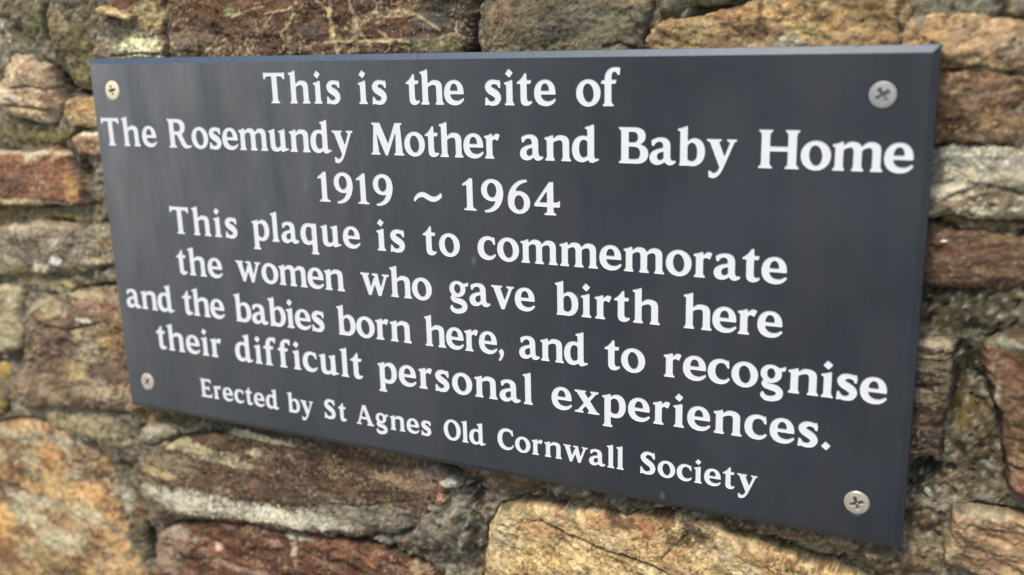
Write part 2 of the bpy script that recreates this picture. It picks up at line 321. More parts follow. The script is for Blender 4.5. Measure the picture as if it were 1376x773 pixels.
def contours(xs, ys, F, lev=.5, tol=.28):
    # marching squares -> closed, simplified loops
    seg = {}
    ny, nx = F.shape; I = F > lev
    cells = np.argwhere((I[:-1, :-1] != I[1:, :-1]) | (I[:-1, :-1] != I[:-1, 1:]) | (I[:-1, :-1] != I[1:, 1:]))
    def ip(j0, i0, j1, i1):
        a, b = F[j0, i0], F[j1, i1]; t = (lev-a)/(b-a)
        return (xs[i0]+t*(xs[i1]-xs[i0]), ys[j0]+t*(ys[j1]-ys[j0]))
    for j, i in cells:
        c = (I[j, i], I[j, i+1], I[j+1, i+1], I[j+1, i])
        e = {}
        if c[0] != c[1]: e['b'] = (('h', j, i), ip(j, i, j, i+1))
        if c[1] != c[2]: e['r'] = (('v', j, i+1), ip(j, i+1, j+1, i+1))
        if c[2] != c[3]: e['t'] = (('h', j+1, i), ip(j+1, i, j+1, i+1))
        if c[3] != c[0]: e['l'] = (('v', j, i), ip(j, i, j+1, i))
        ks = list(e)
        pr = [(ks[0], ks[1])] if len(ks) == 2 else ([('b', 'r'), ('t', 'l')] if c[0] else [('l', 'b'), ('r', 't')])
        for a, b in pr:
            for p, q in ((a, b), (b, a)):
                seg.setdefault(e[p][0], [e[p][1], []])[1].append(e[q][0])
    loops = []; seen = set()
    for s in seg:
        if s in seen: continue
        lp = []; cur = s; prev = None
        while cur not in seen:
            seen.add(cur); lp.append(seg[cur][0])
            nb = [n for n in seg[cur][1] if n != prev and n not in seen]
            if not nb: break
            prev, cur = cur, nb[0]
        if len(lp) > 8: loops.append(simplify(lp, tol))
    return loops
def simplify(lp, tol):
    P = np.array(lp); a = 0; b = int(np.argmax(((P-P[0])**2).sum(1)))
    def dp(Q):
        if len(Q) < 3: return [Q[0]]
        d = Q[-1]-Q[0]; L = np.hypot(*d)+1e-9
        h = np.abs(d[0]*(Q[:, 1]-Q[0, 1])-d[1]*(Q[:, 0]-Q[0, 0]))/L
        k = int(np.argmax(h))
        if h[k] < tol or k == 0: return [Q[0]]
        return dp(Q[:k+1])+dp(Q[k:])
    return [tuple(map(float, p)) for p in dp(P[:b+1])+dp(np.vstack([P[b:], P[:1]]))]
LINES = [   # baseline z (mm), size (mm per x-height), words with measured left and right ends (mm)
 (108.4, 15.0, [("This",-131.6,-66.9),("is",-53.4,-30.2),("the",-16.2,26.6),("site",40.6,89.3),("of",102.1,130.0)]),
 (75.3, 15.2, [("The",-293.0,-236.8),("Rosemundy",-225.6,-59.5),("Mother",-46.0,51.0),("and",64.3,116.8),("Baby",128.5,199.0),("Home",210.4,291.4)]),
 (41.5, 15.0, [("1919",-91.6,-30.1),("~",-14.5,7.6),("1964",22.5,90.9)]),
 (10.0, 15.0, [("This",-232.2,-166.6),("plaque",-153.9,-58.7),("is",-45.7,-22.2),("to",-8.7,19.4),("commemorate",32.3,229.6)]),
 (-21.8, 15.0, [("the",-230.5,-185.1),("women",-172.5,-74.4),("who",-61.2,-3.4),("gave",9.4,72.9),("birth",86.3,155.6),("here",169.6,228.4)]),
 (-53.9, 15.0, [("and",-289.1,-237.9),("the",-229.2,-186.9),("babies",-177.5,-93.8),("born",-83.6,-21.3),("here,",-11.0,49.8),("and",60.5,108.9),("to",119.8,146.6),("recognise",157.8,286.7)]),
 (-85.6, 15.0, [("their",-261.0,-193.4),("difficult",-180.7,-63.7),("personal",-51.4,70.3),("experiences.",83.1,258.3)]),
 (-120.5, 10.9, [("Erected",-220.0,-142.2),("by",-134.3,-110.0),("St",-100.8,-80.4),("Agnes",-72.3,-8.6),("Old",0.9,33.8),("Cornwall",42.7,133.3),("Society",143.3,217.6)]),
]
def layout():
    out = []
    for zb, size, words in LINES:
        s = size/100.
        for wd, a, b in words:
            a += .2; b -= .2
            ws = [G[c][0]*s for c in wd]; n = len(wd)
            sx = 1.0
            gap = ((b-a)-sum(ws))/max(n-1, 1)
            if n == 1: sx = (b-a)/ws[0]; gap = 0
            elif gap < .35: sx = ((b-a)-.35*(n-1))/sum(ws); gap = .35
            elif gap > 3.0 and n > 1: sx = min(1.06, ((b-a)-3.0*(n-1))/sum(ws)); gap = ((b-a)-sum(ws)*sx)/(n-1)
            x = a
            for c, w in zip(wd, ws):
                out.append((c, x, zb, s, sx)); x += w*sx+gap
    return out

# ------------------------------------------------------------------ WALL TABLES (millimetres on the wall)
# label, face depth, edge radius, tilt, bedding angle, relief, ledges, base colours, speckle, outline, stains, cracks
STONES = [
 ('long red-brown slab above the plaque, pale lichen at its left end', 17, 7, (0, 0.05), -4, 2.6, 1.5, [(0.104, 0.059, 0.035), (0.155, 0.088, 0.055), (0.06, 0.034, 0.021)], (0.25, (0.35, 0.271, 0.154)), [(-312.7, 144.0), (-307.9, 161.9), (-289.0, 179.1), (-266.5, 198.7), (-254.0, 229.6), (-108.3, 222.8), (6.6, 208.7), (20.8, 190.1), (25.2, 167.5), (25.4, 144.7), (19.6, 133.6), (2.9, 128.6), (-185.1, 127.3), (-305.0, 132.5)], [(-277.9, 153.0, 34.9, 12.1, (0.301, 0.265, 0.158), 0.9), (-259.3, 148.8, 27.3, 7.6, (0.786, 0.734, 0.426), 0.95), (-248.3, 171.2, 18.6, 11.7, (0.382, 0.311, 0.148), 0.9), (-288.7, 158.7, 15.7, 7.7, (0.127, 0.12, 0.084), 0.8), (-265.0, 160.9, 12.2, 4.3, (0.083, 0.077, 0.06), 0.8), (-190.0, 174.6, 48.6, 8.2, (0.127, 0.066, 0.029), 0.75), (-149.4, 172.3, 26.5, 6.0, (0.183, 0.098, 0.047), 0.6), (-200.4, 159.3, 21.2, 6.3, (0.177, 0.125, 0.076), 0.6), (-187.4, 162.1, 9.7, 4.7, (0.021, 0.015, 0.01), 0.8), (-169.7, 171.4, 6.8, 4.1, (0.407, 0.399, 0.199), 0.7), (-222.0, 149.2, 18.9, 7.5, (0.243, 0.178, 0.113), 0.7), (-189.9, 147.6, 14.0, 3.7, (0.417, 0.32, 0.178), 0.6), (-102.6, 154.5, 15.1, 7.9, (0.104, 0.08, 0.062), 0.8), (-119.2, 147.3, 1.9, 9.0, (0.378, 0.287, 0.151), 0.9), (-83.3, 161.4, 2.4, 19.4, (0.38, 0.289, 0.158), 0.9), (-63.7, 156.0, 3.0, 19.3, (0.326, 0.255, 0.178), 0.7), (-38.4, 164.9, 23.1, 1.9, (0.531, 0.381, 0.223), 0.7), (-51.2, 148.5, 41.3, 1.4, (0.344, 0.252, 0.14), 0.8), (-15.4, 168.8, 11.2, 4.6, (0.372, 0.264, 0.143), 0.6), (-2.0, 159.2, 19.8, 12.0, (0.108, 0.096, 0.067), 0.85), (9.1, 161.1, 13.0, 18.3, (0.057, 0.058, 0.043), 0.8), (5.7, 146.0, 21.9, 4.6, (0.171, 0.15, 0.07), 0.8), (-16.7, 144.6, 15.8, 2.8, (0.136, 0.127, 0.056), 0.7), (22.5, 158.5, 5.3, 22.7, (0.023, 0.021, 0.014), 0.8), (-132.2, 147.6, 39.2, 4.1, (0.074, 0.041, 0.026), 0.6), (-75.4, 145.6, 36.6, 2.9, (0.135, 0.083, 0.048), 0.5)], [([(-233.3, 191.9), (-233.3, 177.1), (-230.7, 169.6), (-234.0, 157.5), (-230.6, 150.4), (-233.3, 141.8)], 3.4, 9), ([(-291.6, 141.5), (-260.2, 143.3), (-233.3, 141.8)], 1.4, 3), ([(-183.4, 171.3), (-187.6, 160.1), (-184.3, 153.7)], 1.5, 2), ([(-97.8, 186.1), (-95.6, 176.3), (-85.1, 169.2), (-83.0, 157.5), (-78.7, 143.7), (-76.5, 131.8)], 2.2, -0.35, (0.568, 0.445, 0.239)), ([(-67.5, 184.8), (-66.1, 171.9), (-61.8, 158.4), (-51.4, 144.7)], 2.0, -0.35, (0.568, 0.445, 0.239)), ([(-114.7, 167.2), (-122.8, 156.4), (-123.4, 144.4)], 2.2, -0.35, (0.568, 0.445, 0.239)), ([(-141.1, 169.0), (-115.6, 171.2)], 1.2, -0.35, (0.568, 0.445, 0.239)), ([(-98.2, 148.0), (-63.1, 148.8), (-21.1, 147.5)], 1.6, -0.35, (0.568, 0.445, 0.239)), ([(-49.9, 166.6), (-21.7, 166.7), (-10.2, 161.2), (0.6, 154.5)], 1.8, -0.35, (0.568, 0.445, 0.239)), ([(-195.4, 143.4), (-187.7, 148.6), (-176.9, 151.5)], 2.0, -0.35, (0.568, 0.445, 0.239)), ([(-168.8, 167.3), (-152.8, 171.4), (-139.3, 173.9)], 1.6, -0.35, (0.568, 0.445, 0.239)), ([(-139.5, 159.9), (-135.4, 166.8), (-128.5, 170.6)], 1.2, -0.35, (0.568, 0.445, 0.239)), ([(-156.8, 148.0), (-154.1, 141.8)], 1.5, -0.35, (0.568, 0.445, 0.239)), ([(-39.9, 141.1), (-33.7, 147.7), (-43.8, 153.6)], 1.4, -0.35, (0.568, 0.445, 0.239))]),
 ('rough grey-olive stone at the middle of the top edge', 18, 8, (0, 0.02), 10, 3.4, 0.6, [(0.184, 0.154, 0.087), (0.122, 0.107, 0.067), (0.242, 0.183, 0.1)], (0.5, (0.081, 0.072, 0.051)), [(30.0, 144.6), (29.7, 167.4), (34.8, 207.1), (87.2, 208.1), (142.7, 202.6), (139.3, 184.5), (143.1, 163.6), (136.9, 151.1), (135.2, 129.8), (32.1, 127.9)], [(45.7, 162.3, 7.2, 7.1, (0.266, 0.168, 0.098), 0.6), (58.2, 148.6, 10.2, 8.0, (0.154, 0.132, 0.075), 0.7), (88.3, 156.7, 19.5, 11.3, (0.089, 0.078, 0.061), 0.8), (76.2, 165.8, 14.8, 6.1, (0.077, 0.066, 0.033), 0.6), (102.8, 160.6, 14.3, 8.6, (0.15, 0.134, 0.088), 0.6), (130.9, 159.7, 18.3, 5.0, (0.143, 0.14, 0.088), 0.8), (117.0, 147.4, 14.1, 5.1, (0.126, 0.107, 0.061), 0.6)], [([(113.2, 141.4), (121.7, 143.8), (131.0, 140.3)], 2, 3)]),
 ('tan and ochre stone with fine ridges above the plaque', 17, 7, (0, 0.04), -12, 2.4, 1.8, [(0.331, 0.224, 0.112), (0.216, 0.14, 0.068), (0.432, 0.307, 0.146)], (0.3, (0.141, 0.095, 0.051)), [(137.5, 142.7), (140.1, 151.9), (152.7, 156.6), (178.8, 159.9), (199.7, 164.9), (235.2, 175.9), (280.0, 177.6), (283.1, 158.9), (280.9, 143.9), (280.5, 127.8), (139.5, 127.2)], [(167.0, 150.4, 13.1, 4.1, (0.377, 0.298, 0.135), 0.7), (180.2, 142.8, 14.6, 2.5, (0.219, 0.142, 0.08), 0.7), (203.1, 147.6, 9.9, 5.6, (0.125, 0.07, 0.038), 0.85), (192.4, 157.9, 8.3, 3.6, (0.465, 0.258, 0.114), 0.8), (204.8, 157.5, 2.0, 4.8, (0.046, 0.032, 0.022), 0.9), (221.0, 157.8, 16.0, 4.7, (0.634, 0.374, 0.157), 0.8), (233.3, 148.8, 11.8, 5.5, (0.467, 0.362, 0.146), 0.8), (221.6, 143.2, 7.2, 4.8, (0.415, 0.383, 0.266), 0.8), (248.6, 152.3, 15.3, 6.9, (0.377, 0.239, 0.098), 0.7), (267.9, 144.2, 11.2, 5.4, (0.318, 0.18, 0.077), 0.7), (263.4, 157.6, 14.9, 4.6, (0.338, 0.208, 0.086), 0.6)], [([(204.5, 165.4), (205.3, 156.7), (209.3, 146.2)], 2, 3), ([(276.4, 155.3), (280.0, 140.2)], 2, 3)]),
 ('grey-olive stone at the top edge above the tan ridged stone', 16, 8, (0, 0), -8, 2.4, 0.8, [(0.17, 0.167, 0.101), (0.221, 0.202, 0.114)], (0.3, (0.305, 0.28, 0.165)), [(146.1, 160.1), (145.3, 184.1), (152.0, 207.9), (230.0, 206.5), (233.6, 179.8), (199.6, 168.8), (174.6, 163.3)], [(171.3, 166.6, 17.1, 4.8, (0.155, 0.157, 0.091), 0.6)], []),
 ('broad orange-tan stone at the upper right corner', 15, 12, (0, 0.05), 12, 4, 1.2, [(0.349, 0.243, 0.13), (0.409, 0.276, 0.135), (0.211, 0.139, 0.073)], (0.35, (0.642, 0.485, 0.277)), [(278.3, 140.1), (278.9, 153.8), (299.5, 156.9), (320.5, 153.3), (340.9, 149.8), (375.8, 152.3), (378.4, 127.8), (346.7, 123.7), (322.8, 126.8), (301.7, 126.9), (278.6, 126.0)], [(293.5, 145.5, 7.8, 6.7, (0.437, 0.264, 0.121), 0.8), (299.9, 154.6, 10.5, 3.7, (0.446, 0.274, 0.136), 0.6), (311.5, 139.6, 11.8, 5.9, (0.539, 0.339, 0.191), 0.7), (326.2, 146.6, 10.1, 7.2, (0.458, 0.306, 0.177), 0.6), (332.1, 137.4, 5.4, 5.1, (0.221, 0.187, 0.128), 0.7), (287.7, 151.3, 2.9, 5.2, (0.165, 0.156, 0.119), 0.8), (325.8, 132.1, 13.6, 2.6, (0.153, 0.096, 0.048), 0.6)], []),
 ("brown stone to the right of the plaque's upper corner", 17, 9, (0, -0.03), 5, 3.6, 1, [(0.16, 0.097, 0.048), (0.244, 0.146, 0.077), (0.096, 0.056, 0.029)], (0.35, (0.393, 0.276, 0.151)), [(279.7, 127.8), (301.7, 126.5), (322.8, 126.3), (346.8, 123.2), (379.0, 123.4), (382.1, 95.3), (349.9, 90.1), (329.5, 87.7), (308.2, 88.4), (278.6, 88.4)], [(305.9, 121.0, 8.5, 5.3, (0.154, 0.086, 0.039), 0.7), (327.1, 117.2, 10.3, 6.0, (0.229, 0.145, 0.094), 0.6), (313.5, 113.4, 6.3, 5.3, (0.171, 0.131, 0.089), 0.5), (305.3, 105.7, 5.7, 11.5, (0.064, 0.036, 0.017), 0.8), (328.4, 102.2, 13.8, 4.5, (0.212, 0.133, 0.062), 0.6), (325.7, 93.0, 17.3, 1.9, (0.417, 0.32, 0.178), 0.85), (334.5, 109.8, 8.1, 7.5, (0.156, 0.099, 0.062), 0.6)], []),
 ('pale grey stone with white bloom right of the plaque', 15, 11, (0, 0.05), 8, 4, 1.8, [(0.249, 0.218, 0.148), (0.358, 0.317, 0.215), (0.145, 0.116, 0.072)], (0.35, (0.642, 0.596, 0.435)), [(278.9, 86.2), (304.7, 87.7), (326.1, 87.5), (349.8, 91.1), (382.1, 93.7), (386.5, 52.6), (353.7, 49.9), (329.3, 49.6), (300.2, 49.6), (277.6, 48.7)], [(312.6, 81.0, 14.2, 6.2, (0.249, 0.238, 0.183), 0.8), (333.9, 77.8, 13.7, 6.1, (0.392, 0.357, 0.258), 0.7), (316.8, 73.3, 10.6, 3.1, (0.491, 0.438, 0.307), 0.7), (310.4, 64.0, 12.2, 4.7, (0.618, 0.532, 0.356), 0.75), (331.7, 63.4, 13.9, 4.7, (0.203, 0.139, 0.08), 0.7), (314.5, 57.4, 9.3, 2.4, (0.279, 0.195, 0.108), 0.6), (334.2, 55.3, 17.3, 2.3, (0.529, 0.475, 0.307), 0.7), (303.0, 74.7, 2.9, 9.4, (0.083, 0.077, 0.06), 0.7)], [([(306.4, 59.8), (317.5, 65.1), (331.3, 68.0), (344.1, 64.0)], 2, 2)]),
 ('smooth red-brown stone below the pale grey one', 17, 9, (0, 0.02), 6, 2, 1.2, [(0.129, 0.079, 0.049), (0.164, 0.1, 0.061), (0.086, 0.05, 0.032)], (0.12, (0.285, 0.205, 0.126)), [(277.6, 44.2), (300.3, 46.4), (318.9, 45.0), (346.2, 42.0), (387.6, 43.9), (390.7, 15.4), (348.9, 11.6), (317.9, 11.3), (299.2, 10.5), (275.9, 10.1)], [(311.0, 31.4, 8.0, 2.9, (0.123, 0.054, 0.031), 0.7), (328.8, 34.8, 7.8, 3.6, (0.159, 0.076, 0.042), 0.7), (308.1, 44.7, 14.6, 3.2, (0.11, 0.077, 0.033), 0.6), (335.5, 39.6, 14.0, 2.4, (0.216, 0.14, 0.068), 0.6), (335.4, 20.3, 17.7, 4.0, (0.143, 0.093, 0.065), 0.6), (308.0, 37.0, 1.5, 0.8, (1.202, 1.079, 0.72), 1), (317.8, 14.7, 18.2, 2.1, (0.165, 0.088, 0.052), 0.6)], []),
 ("narrow layered brown stone standing beside the plaque's right edge", 13, 3, (0.08, 0), 2, 1.8, 3.2, [(0.112, 0.076, 0.05), (0.065, 0.042, 0.028), (0.179, 0.132, 0.083)], (0.2, (0.303, 0.26, 0.176)), [(278.5, -20.5), (297.9, -17.9), (310.0, -17.3), (318.0, -19.0), (317.7, -39.6), (316.4, -61.6), (315.1, -85.1), (298.6, -85.2), (278.4, -84.0)], [(305.7, -19.5, 14.3, 3.0, (0.403, 0.349, 0.225), 0.9), (302.5, -27.2, 12.9, 1.3, (0.393, 0.328, 0.191), 0.8), (305.1, -37.7, 11.4, 1.3, (0.021, 0.014, 0.01), 0.8), (303.9, -47.9, 10.7, 1.3, (0.288, 0.22, 0.128), 0.8), (305.7, -73.0, 10.8, 1.3, (0.021, 0.015, 0.011), 0.8), (302.8, -32.4, 11.4, 2.6, (0.217, 0.181, 0.112), 0.7), (316.0, -30.7, 1.9, 12.7, (0.157, 0.134, 0.088), 0.8), (304.2, -51.9, 9.9, 2.2, (0.18, 0.136, 0.08), 0.7), (307.2, -66.9, 8.4, 2.2, (0.092, 0.049, 0.032), 0.7), (306.2, -78.8, 11.6, 2.2, (0.041, 0.034, 0.026), 0.8), (306.7, -59.0, 9.9, 1.8, (0.047, 0.03, 0.021), 0.8), (302.8, -42.0, 9.9, 2.6, (0.051, 0.033, 0.023), 0.8)], [([(296.8, -27.9), (316.6, -23.8)], 1.4, 1.5), ([(297.6, -57.7), (315.7, -52.4)], 1.4, 1.5), ([(298.9, -76.3), (315.2, -75.5)], 1.4, 1.5), ([(296.9, -46.3), (316.4, -41.0)], 1.2, 1.2)]),
 ('red-brown stone with a grey upper lip at the right edge', 8, 6, (-0.02, 0.03), -15, 3, 1.6, [(0.143, 0.084, 0.044), (0.093, 0.056, 0.031), (0.207, 0.124, 0.064)], (0.25, (0.401, 0.27, 0.16)), [(332.0, -18.0), (340.1, -12.9), (355.6, -9.5), (392.1, -4.6), (402.5, -101.5), (368.1, -105.0), (359.2, -102.3), (351.4, -96.3), (347.5, -72.9), (344.1, -54.0), (337.6, -42.1), (334.0, -29.9)], [(342.1, -15.1, 11.2, 2.9, (0.261, 0.256, 0.186), 0.9), (341.3, -25.9, 5.6, 4.9, (0.255, 0.15, 0.094), 0.6), (349.0, -33.3, 5.6, 5.8, (0.182, 0.084, 0.047), 0.6), (350.9, -54.0, 4.9, 8.4, (0.204, 0.119, 0.064), 0.6), (341.3, -46.9, 1.4, 12.6, (0.394, 0.32, 0.205), 0.7), (351.4, -79.7, 3.5, 8.5, (0.298, 0.194, 0.108), 0.6), (356.7, -90.9, 4.9, 6.0, (0.307, 0.162, 0.114), 0.8)], [([(348.1, -83.7), (359.0, -84.4)], 1.5, 2)]),
 ('pale tan wedge-shaped stone at the lower right corner', 9, 6, (0.02, 0.03), -14, 2.6, 2.4, [(0.315, 0.207, 0.11), (0.209, 0.135, 0.075), (0.433, 0.282, 0.149)], (0.25, (0.538, 0.405, 0.233)), [(326.0, -115.6), (332.2, -116.2), (347.2, -115.9), (369.1, -115.0), (403.4, -109.6), (412.5, -193.3), (382.4, -178.4), (361.5, -151.1), (342.7, -151.8), (323.1, -148.9), (323.8, -136.5)], [(339.8, -116.0, 14.7, 2.2, (0.413, 0.381, 0.254), 0.85), (325.5, -136.9, 2.3, 11.0, (0.305, 0.268, 0.175), 0.8), (336.8, -125.3, 5.9, 4.5, (0.251, 0.167, 0.114), 0.6), (348.4, -129.6, 11.0, 3.1, (0.552, 0.348, 0.177), 0.7), (345.7, -141.7, 12.5, 2.7, (0.25, 0.147, 0.076), 0.6)], [([(328.8, -120.1), (340.5, -124.0), (361.1, -123.2)], 1.3, 1.4), ([(330.1, -136.4), (345.3, -136.7), (362.7, -140.1)], 1.2, 1.2)]),
 ("large ochre stone cracked across, below the plaque's right half", 11, 9, (0, 0.02), -28, 2.8, 1.0, [(0.51, 0.36, 0.171), (0.671, 0.497, 0.251), (0.324, 0.213, 0.097)], (0.35, (0.127, 0.074, 0.034)), [(21.7, -209.7), (25.5, -188.3), (34.3, -174.4), (51.9, -167.4), (85.8, -164.1), (128.6, -158.8), (161.6, -152.1), (182.5, -147.9), (195.7, -156.5), (226.2, -163.3), (257.7, -168.4), (288.2, -175.2), (322.6, -196.2), (321.8, -241.7), (10.3, -336.9)], [(36.9, -192.7, 10.7, 19.8, (0.492, 0.41, 0.229), 0.85), (47.9, -173.2, 10.4, 5.7, (0.384, 0.304, 0.168), 0.7), (64.9, -182.2, 13.6, 8.0, (0.477, 0.285, 0.121), 0.8), (79.2, -166.9, 7.8, 4.5, (0.534, 0.33, 0.191), 0.6), (64.5, -201.1, 17.2, 9.2, (0.645, 0.447, 0.178), 0.6), (88.5, -165.0, 3.8, 2.8, (0.258, 0.253, 0.171), 0.9), (124.9, -165.2, 17.7, 4.9, (0.11, 0.051, 0.025), 0.85), (109.0, -166.3, 10.7, 3.8, (0.389, 0.21, 0.084), 0.7), (145.4, -165.2, 8.1, 7.5, (0.317, 0.142, 0.069), 0.8), (157.9, -156.2, 9.9, 5.3, (0.158, 0.077, 0.038), 0.8), (172.8, -161.0, 5.8, 7.3, (0.029, 0.018, 0.011), 0.85), (182.5, -162.6, 6.7, 5.2, (0.061, 0.043, 0.027), 0.85), (177.4, -151.2, 7.7, 4.1, (0.372, 0.216, 0.101), 0.7), (150.7, -179.1, 17.2, 8.6, (0.548, 0.317, 0.141), 0.7), (130.1, -178.2, 15.6, 7.6, (0.643, 0.454, 0.231), 0.6), (194.8, -171.9, 9.5, 7.3, (0.524, 0.417, 0.253), 0.75), (209.1, -179.0, 9.3, 5.2, (0.548, 0.428, 0.264), 0.7), (108.9, -196.7, 16.2, 8.9, (0.705, 0.504, 0.214), 0.7), (163.1, -169.9, 7.9, 4.2, (0.088, 0.044, 0.023), 0.8), (40.9, -215.1, 11.9, 11.8, (0.527, 0.388, 0.192), 0.5), (227.4, -172.2, 13.5, 7.1, (0.406, 0.224, 0.106), 0.6)], [([(67.8, -176.5), (81.7, -180.8), (103.6, -185.6), (130.2, -189.1), (150.8, -192.0), (176.0, -198.0)], 1.8, 4), ([(37.1, -185.7), (53.5, -180.0), (67.8, -176.5)], 1, 1.2), ([(155.8, -183.3), (163.1, -173.6), (172.8, -162.6)], 1.4, 1.6), ([(53.6, -177.7), (47.2, -202.0), (64.3, -209.7)], 0.9, 0.8), ([(72.9, -207.8), (78.8, -192.2), (87.2, -181.9)], 0.9, 1)]),
 ('dark brown stone with a white lichen band under the plaque', 12, 12, (0, 0.08), -4, 2.6, 1.2, [(0.09, 0.056, 0.033), (0.131, 0.083, 0.051), (0.062, 0.037, 0.022)], (0.35, (0.29, 0.222, 0.137)), [(-324.2, -215.1), (-314.4, -198.0), (-288.4, -179.8), (-245.0, -164.7), (-191.7, -145.9), (-117.7, -133.1), (-57.4, -136.7), (-16.6, -146.1), (-0.4, -156.0), (-5.9, -168.7), (-13.8, -177.3), (-25.5, -196.4), (-49.0, -211.0), (-97.4, -225.1), (-148.4, -232.1), (-194.0, -233.8), (-226.0, -236.3), (-268.0, -243.5), (-299.5, -254.2), (-310.6, -240.8)], [(-263.0, -175.3, 50.5, 5.5, (0.497, 0.435, 0.232), 0.7), (-189.3, -154.7, 53.9, 2.6, (0.617, 0.573, 0.303), 0.8), (-273.6, -192.0, 34.2, 8.3, (0.292, 0.233, 0.139), 0.7), (-223.4, -180.5, 24.2, 4.0, (0.458, 0.398, 0.26), 0.6), (-183.5, -169.7, 9.2, 3.9, (0.659, 0.55, 0.348), 0.8), (-200.1, -181.6, 20.4, 2.7, (0.54, 0.473, 0.287), 0.7), (-290.4, -203.1, 26.2, 4.2, (0.536, 0.419, 0.211), 0.7), (-303.9, -223.6, 14.3, 11.5, (0.298, 0.248, 0.156), 0.8), (-261.5, -223.8, 37.5, 9.9, (0.589, 0.546, 0.388), 0.8), (-204.7, -220.7, 40.0, 8.2, (0.642, 0.596, 0.435), 0.85), (-151.1, -216.4, 37.6, 7.3, (0.668, 0.628, 0.474), 0.85), (-114.7, -212.8, 28.8, 6.5, (0.421, 0.397, 0.288), 0.85), (-86.0, -201.9, 34.7, 8.8, (0.254, 0.228, 0.168), 0.85), (-59.0, -201.4, 33.5, 12.4, (0.168, 0.15, 0.106), 0.85), (-209.5, -195.8, 39.9, 8.1, (0.123, 0.071, 0.043), 0.7), (-139.3, -170.2, 58.5, 12.7, (0.073, 0.043, 0.026), 0.6), (-55.5, -147.7, 39.4, 5.4, (0.162, 0.105, 0.039), 0.6), (-43.9, -168.2, 32.6, 4.8, (0.308, 0.214, 0.122), 0.6), (-17.9, -157.5, 16.3, 4.7, (0.292, 0.217, 0.157), 0.6), (-134.9, -199.1, 44.0, 3.9, (0.066, 0.052, 0.031), 0.7), (-12.1, -165.2, 5.0, 5.9, (0.252, 0.103, 0.059), 0.8), (-311.7, -246.3, 18.1, 8.8, (0.243, 0.207, 0.127), 0.7)], [([(-113.4, -198.7), (-71.7, -191.7), (-31.7, -180.2)], 1.6, 1.6)]),
 ('rust-red layered stone at the bottom edge', 13, 7, (0, 0.03), -8, 2.2, 2.4, [(0.118, 0.057, 0.031), (0.072, 0.032, 0.017), (0.189, 0.099, 0.054)], (0.2, (0.356, 0.225, 0.143)), [(-308.8, -283.8), (-304.5, -267.0), (-282.5, -252.4), (-234.9, -239.7), (-190.7, -234.6), (-148.9, -233.8), (-98.0, -228.1), (-57.0, -229.2), (-24.6, -235.5), (0.2, -251.9), (16.1, -329.7), (-341.3, -437.4)], [(-280.4, -261.5, 22.9, 11.7, (0.397, 0.323, 0.222), 0.85), (-292.5, -285.6, 16.1, 17.9, (0.293, 0.224, 0.153), 0.8), (-232.5, -245.8, 33.3, 5.6, (0.094, 0.048, 0.028), 0.7), (-226.9, -265.2, 49.9, 4.3, (0.239, 0.097, 0.049), 0.8), (-232.9, -261.7, 8.4, 3.6, (0.828, 0.545, 0.389), 0.9), (-173.6, -245.3, 9.3, 3.4, (0.521, 0.342, 0.238), 0.7), (-204.1, -276.0, 48.8, 2.8, (0.411, 0.278, 0.204), 0.6), (-146.4, -235.5, 15.0, 2.7, (0.585, 0.542, 0.364), 0.85), (-110.3, -236.7, 28.9, 3.3, (0.22, 0.108, 0.065), 0.7), (-75.8, -240.5, 9.7, 4.5, (0.39, 0.171, 0.079), 0.8), (-151.2, -247.1, 3.0, 10.8, (0.546, 0.402, 0.28), 0.8), (-194.8, -263.5, 48.1, 3.5, (0.065, 0.029, 0.018), 0.7), (-35.5, -237.5, 10.6, 5.0, (0.417, 0.32, 0.178), 0.7)], [([(-279.3, -284.1), (-227.6, -270.9), (-163.8, -260.5)], 1.3, 1.2), ([(-150.0, -234.9), (-147.5, -247.6), (-125.7, -249.2)], 1.3, 1.5)]),
